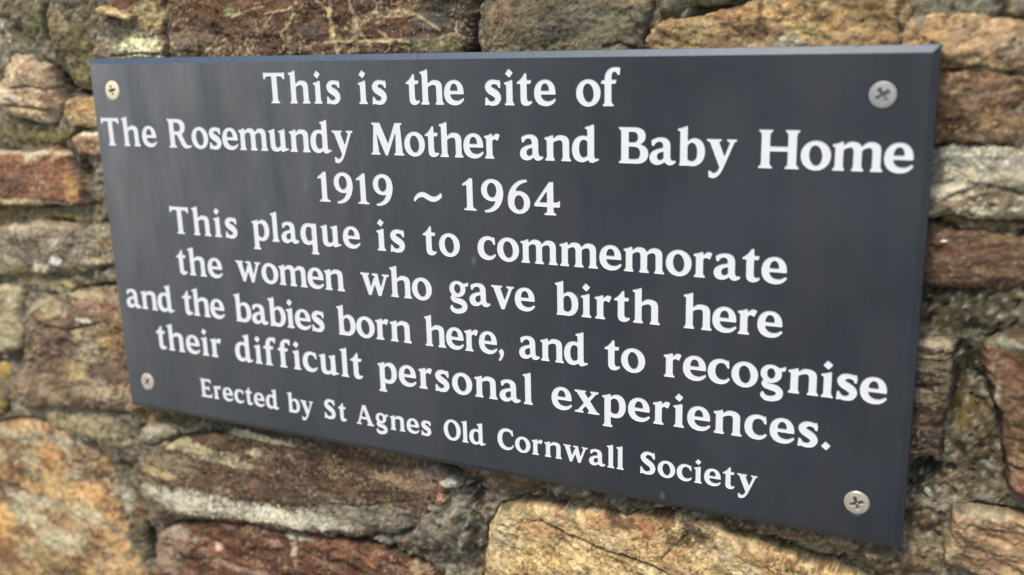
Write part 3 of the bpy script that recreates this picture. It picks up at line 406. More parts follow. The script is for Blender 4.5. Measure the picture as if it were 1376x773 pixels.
 ('large orange stone mottled with grey at the lower left', 14, 14, (0.04, 0.04), -35, 4.2, 0.8, [(0.369, 0.214, 0.092), (0.509, 0.318, 0.14), (0.14, 0.075, 0.037)], (0.55, (0.487, 0.425, 0.258)), [(-646.3, -221.5), (-528.0, -200.6), (-452.2, -184.3), (-404.0, -186.9), (-371.3, -203.0), (-358.7, -225.9), (-353.0, -257.5), (-341.0, -284.3), (-328.2, -318.6), (-338.1, -437.4), (-738.8, -558.1)], [(-460.8, -201.8, 52.0, 7.7, (0.396, 0.331, 0.207), 0.8), (-401.7, -199.3, 29.4, 7.5, (0.397, 0.323, 0.222), 0.8), (-432.5, -208.9, 16.2, 9.1, (0.588, 0.321, 0.13), 0.8), (-478.3, -212.1, 21.2, 7.8, (0.144, 0.074, 0.037), 0.7), (-390.1, -213.2, 21.4, 15.0, (0.176, 0.085, 0.043), 0.85), (-376.8, -227.5, 13.5, 7.5, (0.087, 0.042, 0.023), 0.85), (-472.7, -233.8, 23.3, 11.0, (0.128, 0.064, 0.035), 0.8), (-492.2, -252.6, 17.4, 8.0, (0.098, 0.054, 0.041), 0.7), (-488.9, -261.3, 10.9, 4.8, (0.514, 0.4, 0.297), 0.8), (-429.0, -240.8, 34.6, 13.9, (0.683, 0.454, 0.191), 0.7), (-472.1, -279.6, 27.9, 11.3, (0.636, 0.598, 0.398), 0.7), (-394.7, -264.0, 29.7, 10.8, (0.657, 0.543, 0.304), 0.7), (-430.3, -297.9, 41.4, 11.2, (0.58, 0.538, 0.34), 0.7), (-359.7, -279.0, 17.3, 23.0, (0.556, 0.315, 0.141), 0.8), (-503.4, -293.8, 13.3, 16.6, (0.71, 0.434, 0.143), 0.8), (-513.2, -323.9, 22.6, 13.6, (0.266, 0.135, 0.066), 0.8), (-454.6, -318.8, 32.0, 11.5, (0.278, 0.206, 0.09), 0.6), (-420.9, -326.8, 31.0, 6.5, (0.112, 0.083, 0.037), 0.6), (-458.1, -261.5, 31.6, 4.8, (0.693, 0.645, 0.462), 0.6), (-356.4, -205.9, 9.4, 7.3, (0.49, 0.253, 0.135), 0.7), (-345.7, -305.6, 19.1, 15.5, (0.527, 0.331, 0.146), 0.6), (-391.2, -244.8, 23.6, 12.2, (0.688, 0.41, 0.173), 0.6), (-351.4, -219.2, 9.4, 22.1, (0.413, 0.372, 0.268), 0.8), (-338.8, -274.5, 7.5, 30.3, (0.417, 0.32, 0.178), 0.7), (-458.5, -238.8, 16.8, 6.3, (0.056, 0.03, 0.017), 0.8), (-493.2, -266.7, 15.3, 6.5, (0.065, 0.036, 0.022), 0.7), (-391.1, -297.0, 13.9, 6.3, (0.078, 0.048, 0.023), 0.7), (-481.8, -301.2, 13.1, 5.8, (0.122, 0.067, 0.032), 0.7), (-405.4, -229.1, 7.9, 4.6, (0.693, 0.645, 0.462), 0.8), (-443.5, -273.9, 10.4, 4.8, (0.071, 0.044, 0.022), 0.6), (-376.4, -267.7, 7.8, 7.7, (0.691, 0.624, 0.422), 0.7)], []),
 ("brown stone with pinkish ridges left of the plaque's lower corner", 15, 9, (0.03, 0.03), 12, 4, 1.4, [(0.174, 0.12, 0.073), (0.268, 0.187, 0.106), (0.11, 0.072, 0.045)], (0.35, (0.423, 0.332, 0.194)), [(-467.2, -164.2), (-458.8, -143.4), (-442.0, -119.9), (-432.4, -92.2), (-432.6, -75.0), (-420.7, -63.7), (-380.3, -55.9), (-343.1, -47.3), (-283.1, -41.9), (-278.8, -94.8), (-278.8, -151.2), (-344.7, -158.4), (-400.5, -162.4), (-440.5, -169.7)], [(-405.7, -69.3, 22.8, 6.9, (0.399, 0.346, 0.209), 0.8), (-357.6, -55.4, 45.0, 3.3, (0.449, 0.382, 0.223), 0.8), (-354.8, -64.3, 18.0, 8.0, (0.452, 0.289, 0.182), 0.8), (-328.5, -63.6, 14.0, 7.9, (0.226, 0.119, 0.072), 0.7), (-398.4, -79.3, 22.7, 4.8, (0.448, 0.324, 0.181), 0.7), (-375.6, -79.6, 24.0, 4.1, (0.174, 0.107, 0.074), 0.8), (-361.8, -78.2, 8.2, 2.0, (0.755, 0.725, 0.505), 0.9), (-399.4, -108.0, 28.6, 14.0, (0.124, 0.078, 0.054), 0.8), (-359.8, -106.6, 12.8, 13.8, (0.439, 0.373, 0.249), 0.8), (-334.2, -96.9, 12.4, 12.1, (0.352, 0.234, 0.092), 0.7), (-342.8, -121.3, 23.5, 9.6, (0.136, 0.09, 0.063), 0.8), (-375.0, -125.5, 11.2, 11.2, (0.471, 0.365, 0.164), 0.7), (-429.4, -139.6, 21.8, 13.1, (0.295, 0.213, 0.128), 0.7), (-355.0, -139.9, 25.7, 7.0, (0.445, 0.356, 0.23), 0.8), (-412.6, -151.4, 29.4, 5.8, (0.287, 0.213, 0.132), 0.6), (-318.2, -78.7, 8.7, 19.8, (0.332, 0.198, 0.088), 0.6)], [([(-409.6, -88.6), (-386.7, -90.2), (-362.8, -83.6), (-344.2, -78.9)], 2, 3), ([(-389.5, -90.5), (-382.8, -93.8)], 3, 4)]),
 ('grey-brown stone with pale spots left of the plaque', 17, 8, (0.02, 0.04), 3, 3, 0.9, [(0.185, 0.15, 0.096), (0.252, 0.208, 0.133), (0.124, 0.098, 0.063)], (0.3, (0.406, 0.352, 0.243)), [(-595.7, -20.8), (-476.7, -6.2), (-436.1, 1.6), (-397.8, 6.4), (-353.2, 6.5), (-293.6, 8.9), (-290.2, -21.7), (-324.5, -26.9), (-356.7, -37.2), (-407.4, -41.4), (-466.3, -47.7), (-608.0, -65.5)], [(-422.4, -2.1, 24.7, 5.3, (0.493, 0.392, 0.255), 0.7), (-384.6, 2.8, 27.3, 3.9, (0.394, 0.32, 0.205), 0.7), (-341.0, 0.4, 17.4, 5.1, (0.366, 0.315, 0.197), 0.6), (-385.5, -10.8, 5.5, 3.3, (0.645, 0.599, 0.452), 0.9), (-386.9, -27.1, 5.5, 4.0, (1.089, 1.021, 0.796), 0.95), (-405.7, -33.8, 11.3, 5.4, (0.771, 0.637, 0.44), 0.9), (-416.7, -19.5, 18.9, 9.4, (0.127, 0.104, 0.073), 0.7), (-325.7, -9.8, 8.6, 8.9, (0.193, 0.108, 0.049), 0.7), (-441.4, -24.6, 13.6, 8.2, (0.405, 0.351, 0.236), 0.6), (-336.9, -24.5, 22.7, 2.6, (0.536, 0.419, 0.211), 0.8), (-430.5, -40.4, 29.0, 3.4, (0.348, 0.231, 0.076), 0.7), (-361.4, -15.5, 21.4, 9.1, (0.168, 0.131, 0.089), 0.6)], []),
 ('red stone with a pale rim at the left edge', 12, 7, (0.02, 0.04), 5, 2.6, 0.8, [(0.22, 0.109, 0.062), (0.142, 0.074, 0.047), (0.302, 0.161, 0.09)], (0.25, (0.452, 0.279, 0.159)), [(-565.2, 59.4), (-462.5, 64.9), (-406.5, 63.9), (-369.7, 69.2), (-355.1, 64.2), (-350.9, 49.7), (-345.3, 34.0), (-341.9, 24.3), (-388.3, 20.7), (-579.3, 8.0)], [(-410.9, 65.4, 45.9, 3.1, (0.713, 0.598, 0.381), 0.9), (-355.8, 65.8, 13.8, 3.0, (0.676, 0.596, 0.401), 0.9), (-347.2, 52.7, 5.2, 8.6, (0.62, 0.534, 0.366), 0.9), (-421.2, 60.1, 11.1, 5.1, (0.28, 0.127, 0.062), 0.7), (-368.6, 53.8, 15.8, 8.6, (0.245, 0.105, 0.057), 0.7), (-416.5, 39.5, 33.5, 8.9, (0.157, 0.089, 0.061), 0.8), (-352.9, 36.0, 8.7, 11.2, (0.497, 0.28, 0.107), 0.8), (-410.8, 22.6, 55.7, 2.6, (0.638, 0.521, 0.261), 0.85), (-371.6, 38.3, 16.0, 7.5, (0.315, 0.165, 0.093), 0.6), (-397.7, 63.3, 7.2, 6.2, (0.618, 0.544, 0.344), 0.8)], []),
 ('pinkish beige stone with curved ridges at the left edge', 15, 12, (0.05, 0.03), -20, 4.2, 1.4, [(0.429, 0.312, 0.184), (0.318, 0.209, 0.123), (0.571, 0.437, 0.266)], (0.3, (0.713, 0.598, 0.381)), [(-427.1, 116.5), (-415.1, 137.7), (-402.4, 146.5), (-387.0, 143.9), (-367.6, 136.6), (-366.7, 123.6), (-362.4, 110.6), (-361.2, 98.7), (-373.8, 87.7), (-389.3, 89.8), (-413.6, 94.4), (-428.8, 100.4)], [(-395.0, 140.5, 8.8, 4.7, (0.57, 0.431, 0.266), 0.7), (-381.2, 131.0, 14.0, 2.9, (0.319, 0.178, 0.098), 0.7), (-378.3, 110.8, 15.8, 3.6, (0.303, 0.163, 0.095), 0.8), (-398.6, 98.6, 16.2, 3.0, (0.534, 0.393, 0.224), 0.7), (-388.2, 122.7, 17.6, 3.6, (0.283, 0.204, 0.119), 0.7), (-373.2, 92.8, 10.5, 3.0, (0.569, 0.5, 0.313), 0.7), (-412.2, 110.6, 7.3, 6.1, (0.623, 0.548, 0.368), 0.7)], [([(-409.1, 116.7), (-390.7, 119.1), (-370.4, 115.6)], 2, 2.5), ([(-412.0, 103.3), (-389.1, 101.1), (-370.2, 98.9)], 2, 2.5)]),
 ('grey lichened stone at the upper left corner of the photo', 20, 12, (0.03, 0), 20, 4, 0.6, [(0.356, 0.315, 0.202), (0.23, 0.195, 0.108), (0.469, 0.428, 0.296)], (0.4, (0.153, 0.132, 0.072)), [(-538.2, 205.0), (-434.4, 194.7), (-411.3, 176.2), (-398.4, 161.7), (-398.8, 151.1), (-415.2, 141.7), (-434.7, 128.5), (-455.4, 103.6), (-568.1, 96.1)], [(-407.5, 170.2, 10.7, 4.7, (0.567, 0.568, 0.456), 0.8), (-405.6, 158.4, 12.5, 7.1, (0.406, 0.365, 0.228), 0.6)], []),
 ("small ochre stone touching the plaque's left edge", 16, 6, (0.03, 0), 0, 2.4, 0.8, [(0.403, 0.266, 0.122), (0.272, 0.185, 0.089)], (0.3, (0.588, 0.462, 0.252)), [(-352.6, 98.8), (-347.6, 107.1), (-333.5, 110.7), (-311.3, 109.6), (-300.9, 99.3), (-302.7, 88.8), (-327.9, 86.0), (-348.7, 88.1)], [(-328.4, 101.6, 8.3, 4.1, (0.571, 0.338, 0.138), 0.8), (-335.7, 93.3, 11.8, 3.6, (0.385, 0.313, 0.161), 0.6)], []),
 ("small pink-brown stone behind the plaque's left edge", 17, 6, (0.03, 0), 0, 2.4, 0.8, [(0.346, 0.213, 0.117), (0.255, 0.164, 0.086)], (0.3, (0.592, 0.465, 0.271)), [(-349.3, 77.1), (-343.3, 82.1), (-323.0, 82.5), (-300.9, 81.7), (-301.5, 64.0), (-328.9, 63.2), (-346.2, 66.3)], [(-328.1, 81.5, 16.8, 1.8, (0.726, 0.642, 0.411), 0.9), (-327.8, 74.3, 10.1, 3.6, (0.328, 0.175, 0.098), 0.6)], []),
 ('rounded olive-grey stone at the top left beside the long slab', 19, 12, (0, 0.02), 60, 4.4, 0.6, [(0.197, 0.156, 0.084), (0.277, 0.217, 0.118), (0.109, 0.089, 0.042)], (0.45, (0.085, 0.074, 0.037)), [(-361.4, 174.7), (-351.9, 197.1), (-338.9, 229.7), (-272.0, 227.8), (-280.5, 199.5), (-301.4, 178.4), (-317.1, 162.1), (-320.2, 145.1), (-299.5, 133.5), (-302.6, 115.2), (-328.9, 115.1), (-342.9, 121.0), (-351.3, 130.4), (-358.8, 144.5), (-363.1, 157.4)], [(-336.6, 173.9, 16.4, 11.2, (0.339, 0.262, 0.16), 0.7), (-332.2, 153.4, 18.1, 12.5, (0.114, 0.093, 0.038), 0.8), (-328.6, 128.1, 11.6, 8.1, (0.21, 0.177, 0.076), 0.6), (-319.5, 150.9, 4.9, 5.6, (0.366, 0.359, 0.152), 0.6), (-312.3, 173.2, 11.2, 11.1, (0.146, 0.105, 0.06), 0.6)], []),
 ("small speckled grey stone between the mortar joints below the plaque's left corner", 17, 6, (0, 0.03), 10, 3, 0.6, [(0.406, 0.352, 0.243), (0.246, 0.208, 0.139)], (0.5, (0.078, 0.064, 0.043)), [(-317.8, -182.2), (-310.5, -168.6), (-291.9, -158.9), (-272.5, -158.6), (-269.4, -166.1), (-284.1, -175.3), (-302.4, -183.8)], [(-292.0, -168.6, 10.4, 5.5, (0.515, 0.451, 0.324), 0.6)], []),
 ("small grey chip wedged under the plaque's bottom edge", 15, 3, (0, 0), 0, 1, 0.4, [(0.428, 0.419, 0.312), (0.316, 0.302, 0.212)], (0.2, (0.657, 0.644, 0.486)), [(-15.9, -163.8), (-13.2, -159.7), (-4.4, -157.6), (1.6, -160.5), (0.2, -164.9), (-9.8, -167.3)], [], []),
 ('thin rust-red chip leaning beside the grey chip', 15, 2, (0, 0), -50, 0.8, 0.4, [(0.246, 0.139, 0.085), (0.171, 0.098, 0.062)], (0.2, (0.612, 0.36, 0.241)), [(-24.4, -163.3), (-20.5, -161.4), (-13.4, -170.1), (-8.7, -176.3), (-14.0, -182.1), (-19.0, -180.7), (-16.1, -173.0)], [], []),
 ('flat pale stone beneath the left brown stone', 19, 7, (0, 0.04), 2, 2.6, 1.0, [(0.391, 0.326, 0.182), (0.295, 0.245, 0.14)], (0.35, (0.624, 0.562, 0.359)), [(-455.6, -116.9), (-506.6, -127.4), (-632.3, -145.7), (-613.3, -76.7), (-491.0, -59.9), (-440.3, -54.0), (-437.1, -66.1), (-446.0, -80.7), (-443.7, -97.9)], [(-453.1, -66.7, 23.9, 8.4, (0.448, 0.38, 0.216), 0.6), (-462.3, -95.5, 20.3, 14.4, (0.359, 0.301, 0.172), 0.6)], []),
 ('ochre stone at the left edge between the pale and the orange stones', 20, 7, (0, 0.02), 0, 3, 0.6, [(0.373, 0.255, 0.082), (0.227, 0.171, 0.075)], (0.35, (0.563, 0.416, 0.169)), [(-636.7, -156.0), (-510.4, -138.4), (-480.1, -131.7), (-472.0, -140.8), (-478.9, -163.7), (-496.1, -185.6), (-534.0, -194.3), (-652.2, -212.3)], [(-477.5, -140.4, 10.4, 7.5, (0.482, 0.315, 0.085), 0.7), (-472.1, -125.3, 8.3, 4.4, (0.583, 0.603, 0.533), 0.8)], []),
 ('long thin tan splinter of stone at the top left', 10, 2.2, (0, 0), -16, 0.8, 0.3, [(0.713, 0.51, 0.248), (0.553, 0.377, 0.173)], (0.15, (0.929, 0.752, 0.414)), [(-296.4, 176.5), (-292.8, 179.1), (-286.9, 177.2), (-272.0, 174.1), (-260.4, 170.5), (-262.3, 167.9), (-272.8, 169.2), (-287.6, 172.9), (-295.2, 174.2)], [], []),
]
MORTAR_STAINS_SHADE = [(-365.3, 174.8, 51.0, 22.8, (0.161, 0.138, 0.073), 0.8),  # stains, with the shade of holes and crevices painted among them
 (-373.3, 169.3, 7.7, 13.8, (0.19, 0.198, 0.075), 0.8),
 (-388.5, 146.2, 12.3, 4.7, (0.072, 0.073, 0.046), 0.7),
 (-356.8, 122.3, 11.1, 14.2, (0.02, 0.016, 0.01), 0.9),
 (-334.4, 115.2, 15.1, 4.1, (0.011, 0.01, 0.007), 0.9),
 (-384.9, 76.8, 71.5, 8.7, (0.136, 0.104, 0.037), 0.85),
 (-401.8, 82.0, 32.7, 5.0, (0.177, 0.148, 0.054), 0.7),
 (-344.0, 53.4, 12.1, 16.0, (0.054, 0.044, 0.022), 0.85),
 (-340.5, 35.1, 8.6, 12.4, (0.153, 0.127, 0.074), 0.6),
 (-397.9, 12.1, 83.0, 5.2, (0.211, 0.152, 0.049), 0.85),
 (-348.2, 16.1, 26.2, 5.1, (0.199, 0.19, 0.101), 0.6),
 (-445.7, 7.4, 13.6, 6.7, (0.322, 0.225, 0.059), 0.7),
 (-409.8, -47.2, 85.5, 5.5, (0.275, 0.222, 0.106), 0.85),
 (-381.2, -42.1, 18.4, 2.7, (0.021, 0.016, 0.008), 0.7),
 (-384.3, -49.0, 9.3, 3.4, (0.527, 0.411, 0.167), 0.8),
 (-464.6, -125.0, 14.3, 14.7, (0.075, 0.068, 0.048), 0.8),
 (-435.9, -177.4, 80.8, 6.0, (0.323, 0.266, 0.144), 0.8),
 (-490.4, -178.2, 9.6, 6.2, (0.013, 0.01, 0.006), 0.9),
 (-378.9, -178.7, 47.7, 17.6, (0.342, 0.286, 0.148), 0.8),
 (-354.1, -194.6, 28.1, 11.7, (0.292, 0.243, 0.126), 0.8),
 (-376.5, -191.1, 11.5, 5.9, (0.036, 0.037, 0.021), 0.7),
 (-299.3, -155.4, 34.9, 6.9, (0.27, 0.161, 0.049), 0.85),
 (-269.8, -154.9, 25.4, 5.5, (0.131, 0.083, 0.022), 0.8),
 (-220.8, -151.3, 56.1, 4.6, (0.058, 0.046, 0.013), 0.9),
 (-263.0, -165.9, 25.3, 4.1, (0.395, 0.356, 0.174), 0.8),
 (-342.8, -208.2, 14.8, 14.7, (0.092, 0.077, 0.053), 0.8),
 (-340.7, -212.1, 5.6, 4.4, (0.017, 0.014, 0.008), 0.8),
 (-329.5, -254.6, 14.8, 52.5, (0.143, 0.118, 0.058), 0.8),
 (-329.8, -250.3, 4.6, 9.0, (0.268, 0.102, 0.054), 0.8),
 (-320.9, -285.6, 7.4, 22.8, (0.014, 0.011, 0.005), 0.9),
 (-348.7, -243.8, 13.2, 15.0, (0.465, 0.414, 0.286), 0.8),
 (7.2, -157.2, 15.9, 9.4, (0.059, 0.04, 0.023), 0.8),
 (-3.6, -153.3, 6.2, 2.9, (0.261, 0.087, 0.048), 0.8),
 (12.8, -170.7, 8.6, 11.8, (0.02, 0.016, 0.011), 0.9),
 (48.9, -152.4, 34.8, 6.8, (0.206, 0.126, 0.052), 0.85),
 (31.2, -159.7, 10.7, 4.6, (0.217, 0.101, 0.06), 0.6),
 (71.7, -158.9, 33.9, 5.6, (0.115, 0.078, 0.036), 0.8),
 (88.5, -150.6, 16.5, 2.2, (0.629, 0.542, 0.322), 0.7),
 (115.5, -154.8, 42.6, 5.5, (0.14, 0.089, 0.035), 0.85),
 (157.0, -156.3, 30.2, 3.2, (0.013, 0.009, 0.003), 0.85),
 (196.2, -153.6, 28.5, 6.2, (0.099, 0.059, 0.025), 0.85),
 (233.3, -148.5, 26.9, 6.0, (0.199, 0.116, 0.048), 0.85),
 (224.6, -159.0, 13.7, 3.6, (0.007, 0.005, 0.003), 0.85),
 (260.3, -154.3, 17.3, 4.0, (0.337, 0.246, 0.109), 0.8),
 (253.7, -155.2, 2.6, 2.0, (0.623, 0.548, 0.368), 0.7),
 (243.2, -169.2, 26.8, 5.1, (0.032, 0.024, 0.013), 0.85),
 (277.8, -157.5, 21.1, 6.9, (0.234, 0.166, 0.077), 0.85),
 (-39.1, -202.0, 59.4, 27.3, (0.183, 0.158, 0.113), 0.9),
 (-12.5, -184.5, 16.5, 12.1, (0.312, 0.283, 0.206), 0.7),
 (-40.3, -223.9, 39.9, 15.1, (0.11, 0.097, 0.067), 0.7),
 (-43.1, -216.5, 2.0, 7.5, (0.421, 0.177, 0.087), 0.8),
 (-26.9, -217.9, 5.2, 5.0, (0.086, 0.037, 0.025), 0.7),
 (-93.7, -213.3, 28.3, 9.0, (0.315, 0.292, 0.215), 0.6),
 (-68.2, -242.8, 41.5, 4.5, (0.264, 0.296, 0.223), 0.8),
 (-21.5, -238.4, 19.6, 5.0, (0.372, 0.342, 0.206), 0.8),
 (11.3, -209.6, 8.7, 24.2, (0.072, 0.06, 0.038), 0.8),
 (322.7, -2.8, 33.1, 12.6, (0.055, 0.047, 0.023), 0.9),
 (310.9, 4.5, 14.9, 5.0, (0.037, 0.032, 0.019), 0.8),
 (336.5, 6.9, 14.3, 5.7, (0.078, 0.06, 0.033), 0.6),
 (321.5, -11.4, 7.4, 4.2, (0.104, 0.09, 0.05), 0.6),
 (328.8, -31.9, 8.8, 11.9, (0.069, 0.058, 0.026), 0.85),
 (327.0, -56.1, 11.2, 13.1, (0.132, 0.094, 0.028), 0.85),
 (323.9, -65.5, 4.5, 4.4, (0.193, 0.138, 0.029), 0.6),
 (339.8, -74.1, 7.4, 17.5, (0.067, 0.043, 0.018), 0.8),
 (307.2, -102.4, 10.2, 13.8, (0.018, 0.014, 0.008), 0.9),
 (311.1, -112.9, 3.1, 2.8, (0.499, 0.577, 0.435), 0.85),
 (325.1, -81.0, 7.6, 8.9, (0.068, 0.054, 0.024), 0.7),
 (330.4, -98.2, 15.1, 11.7, (0.093, 0.062, 0.033), 0.8),
 (349.1, -117.5, 12.6, 3.2, (0.36, 0.284, 0.061), 0.85),
 (307.2, -130.7, 12.0, 9.4, (0.066, 0.037, 0.018), 0.8),
 (310.7, -151.6, 16.0, 14.3, (0.202, 0.15, 0.08), 0.85),
 (295.0, -162.5, 24.7, 14.6, (0.225, 0.159, 0.08), 0.8),
 (325.8, 48.5, 25.0, 3.6, (0.279, 0.17, 0.058), 0.9),
 (340.3, 44.6, 10.5, 2.8, (0.27, 0.194, 0.062), 0.7),
 (301.8, 51.6, 3.0, 8.1, (0.013, 0.01, 0.005), 0.8),
 (309.7, 158.8, 20.9, 5.1, (0.196, 0.192, 0.118), 0.8),
 (320.2, 156.2, 10.3, 2.9, (0.366, 0.324, 0.188), 0.6),
 (235.5, 166.3, 31.3, 6.2, (0.159, 0.151, 0.087), 0.7),
 (300.8, 89.6, 21.9, 2.0, (0.02, 0.014, 0.007), 0.7)]
MORTAR_HEIGHTS = [(322.4, -45.8, 4.5, 30.4, 6), (310.7, -96.2, 13.3, 5.5, 6), (301.2, 33.0, 5.2, 24.8, 5), (-357.0, 121.1, 12.0, 15.4, 16), (-332.7, 115.2, 16.7, 4.1, 14), (-342.6, 51.6, 10.3, 14.8, 9), (-490.4, -178.2, 9.6, 6.2, 10), (-464.6, -125.0, 12.3, 13.3, 8), (-340.7, -212.1, 8.3, 6.6, 8), (-321.2, -287.9, 7.4, 25.9, 14), (12.9, -169.0, 8.6, 10.6, 8), (233.3, -150.0, 71.9, 7.5, -9), (126.1, -152.8, 78.6, 7.0, -9), (290.1, -151.3, 24.8, 11.6, -5), (-39.2, -205.1, 59.4, 28.6, -11), (307.2, -102.4, 11.0, 15.6, 7), (320.5, -22.6, 3.7, 4.3, 10), (301.8, 51.6, 3.0, 8.9, 10), (11.3, -209.6, 6.2, 30.3, 8), (-327.6, -225.4, 12.9, 14.7, -2), (322.7, -2.8, 29.4, 10.0, -2), (329.8, -44.8, 12.6, 25.9, 5), (330.4, -98.2, 15.1, 13.5, 2), (294.7, -157.6, 28.8, 11.6, -5), (-370.4, -183.0, 56.9, 16.1, -5), (-287.9, -164.4, 51.9, 8.3, -4), (162.0, -154.2, 34.9, 1.6, 5), (252.1, -166.2, 26.4, 1.5, 5), (48.6, -165.6, 35.0, 1.7, 4), (-365.3, 174.8, 51.0, 22.8, -4), (-385.1, 76.2, 71.5, 5.0, -2), (302.6, 89.7, 21.8, 1.2, 6), (-340.6, 34.5, 10.4, 12.5, -3), (-299.6, -185.4, 26.4, 5.7, -4)]

# ------------------------------------------------------------------ UNSEEN GROUND SHEET, added to bounce light up at the wall
def ground():
    k = N('pale_bounce_ground'); a = k.noise(k.coord(), 6, 8, .7)
    k.l(k.mix(k.rng(a, .3, .7, 0, 1), (.20, .19, .17), (.32, .30, .27)), k.b.inputs['Base Color']); k.b.inputs['Roughness'].default_value = .9; k.bump(a, .4, .02)
    V = np.array([(-150, -300, -1.15), (150, -300, -1.15), (150, .02, -1.15), (-150, .02, -1.15)])
    link(bpy.data.objects.new('ground', mesh_np('ground', V, np.array([(0, 1, 2, 3)]), k.m, False)), kind='structure', label='unseen pale ground sheet added to bounce light')
ground()

# ------------------------------------------------------------------ THE RUBBLE WALL (mortar and stones)
wall = link(bpy.data.objects.new('rubble_stone_wall', None),
            label='old rubble wall of brown, ochre and grey stones in crumbly mortar behind the slate plaque', category='stone wall')
def stains_and_shade(X, Z, C, blots, s):  # blotches of colour, some of them painted crevice shade
    n1 = fbm(X, Z, 9, s+5, 4, .6); n2 = fbm(X, Z, 3.2, s+9, 4, .8)
    for i, (bx, bz, rx, rz, c, st) in enumerate(blots):
        r = np.hypot((X-bx)/rx, (Z-bz)/rz)
        near = r < 2.6
        if not near.any(): continue
        q = min(1., .25+min(rx, rz)/7.)
        w = st*sm(1.22, .62, r+.62*q*n1*(1 if i % 2 else -1)+.75*q*n2)
        C = C+(np.array(c)-C)*w[..., None]
    return C
def sd_poly(P, X, Z): return -poly_sdf(P, X, Z)
def stone(idx, rec):
    label, y0, R, tilt, ang, rel, ter, pal, speck, poly, blots, cracks = rec
    s = 101*idx+7; P = np.array(poly); big = (P[:, 0].max()-P[:, 0].min())*(P[:, 1].max()-P[:, 1].min())
    h = .92 if big > 900 else .55
    m = 9
    xs = np.arange(P[:, 0].min()-m, P[:, 0].max()+m, h); zs = np.arange(P[:, 1].min()-m, P[:, 1].max()+m, h)
    X, Z = np.meshgrid(xs, zs)
    sc_ = min(1., math.sqrt(big)/40)
    Xw = X+2.2*sc_*fbm(X, Z, 16*sc_, s+1, 4); Zw = Z+2.2*sc_*fbm(X, Z, 16*sc_, s+2, 4)
    # smooth the hand-drawn outline a little
    sd = sd_poly(poly, Xw, Zw)
    sd = sd+.8*sc_*fbm(X, Z, 4, s+3, 3)
    a = math.radians(ang); U = X*math.cos(a)+Z*math.sin(a); V = -X*math.sin(a)+Z*math.cos(a)
    Vw = V+3.0*fbm(X, Z, 40, s+4, 3)
    t = np.clip((R-sd)/R, 0, 1)
    edge = R*.75*(1-np.sqrt(np.clip(1-t*t, 0, 1)))
    L = fbm(X, Z, 42*max(sc_, .4), s+6, 3)*rel*1.1
    strat = fbm(U/2.0, Vw, 10, s+7, 4, .55)
    q = strat*3.2; led = (np.floor(q)+sm(.35, .65, q-np.floor(q)))/3.2
    M = led*ter*1.35+strat*.35
    rid = np.abs(fbm(U/1.6, Vw, 14, s+12, 4, .6))
    fr = np.abs(fbm(U/1.5, Vw, 17, s+70, 4, .55)); frac = sm(.035, .0, fr)*sm(-.1, .3, fbm(X, Z, 20, s+71, 2))
    Hf = L+M-1.5*frac*min(1, rel/2.5)-.55*sm(.10, .0, rid)*min(1, rel/3)+fbm(X, Z, 5, s+8, 4, .65)*rel*.30+.5*fbm(X, Z, 3.2, s+50, 4, .75)
    cx, cz = P.mean(0)
    y = y0+tilt[0]*(X-cx)+tilt[1]*(Z-cz)+edge-Hf
    crack_dark = .8*frac
    veins = []
    for pts, w, d, *vc in cracks:
        dm = np.full(X.shape, 1e9)
        Xc = X+.8*fbm(X, Z, 6, s+20, 3); Zc = Z+.8*fbm(X, Z, 6, s+21, 3)
        for (ax, az_), (bx, bz) in zip(pts[:-1], pts[1:]):
            ex, ez = bx-ax, bz-az_; tt = np.clip(((Xc-ax)*ex+(Zc-az_)*ez)/(ex*ex+ez*ez+1e-9), 0, 1)
            dm = np.minimum(dm, np.hypot(Xc-ax-tt*ex, Zc-az_-tt*ez))
        g_ = np.exp(-(dm/(w*.55))**2); y = y+g_*d
        if vc: veins.append((g_, vc[0]))
        else: crack_dark = np.maximum(crack_dark, g_)
    # nothing may push into the plaque
    inpl = sm(312, 302, np.abs(X))*sm(152, 142, np.abs(Z)); y = np.where(inpl > 0, np.maximum(y, 13.2*inpl+y*(1-inpl)), y)
    out = np.clip(-sd, 0, 99); y = y+np.minimum(out*5.5, 36)*(sd < 0)
    y = np.minimum(y, 60)
    C = np.broadcast_to(np.array(pal[0]), X.shape+(3,)).copy()
    C += (np.array(pal[1])-C)*sm(-.12, .22, fbm(X, Z, 22, s+30, 4, .55))[..., None]
    if len(pal) > 2: C += (np.array(pal[2])-C)*(.9*sm(.02, .3, fbm(U/2.6, Vw, 8, s+31, 4, .6)))[..., None]
    C = stains_and_shade(X, Z, C, blots, s)
    sp = fbm(X, Z, 3.0, s+40, 3, .65)+.5*fbm(X, Z, 26, s+41, 2)
    C += (np.array(speck[1])-C)*(.75*sm(.46-speck[0]*.55, .62-speck[0]*.3, sp))[..., None]
    C *= (1+.30*fbm(X, Z, 2.2, s+42, 3, .8)+.28*fbm(U/2.2, Vw, 5, s+43, 4, .7))[..., None]
    for g_, vc in veins: C += (np.array(vc)-C)*(.6*sm(.15, .8, g_*(1+.9*fbm(X, Z, 9, s+80, 4, .7))))[..., None]
    C += (np.array((.05, .042, .032))-C)*(.62*crack_dark)[..., None]  # cracks and fractures coloured darker
    C += (np.array((.07, .06, .042))-C)*(.65*sm(1.2, -1.5, sd+2.0*fbm(X, Z, 16, s+60, 3)))[..., None]  # stone rims darkened in colour to add joint shade
    C = np.clip(C*COLOUR_GAIN, .01, .85)
    keep = sd > -7.5
    return grid_mesh('stone', xs, zs, y, keep, C, M_STONE)
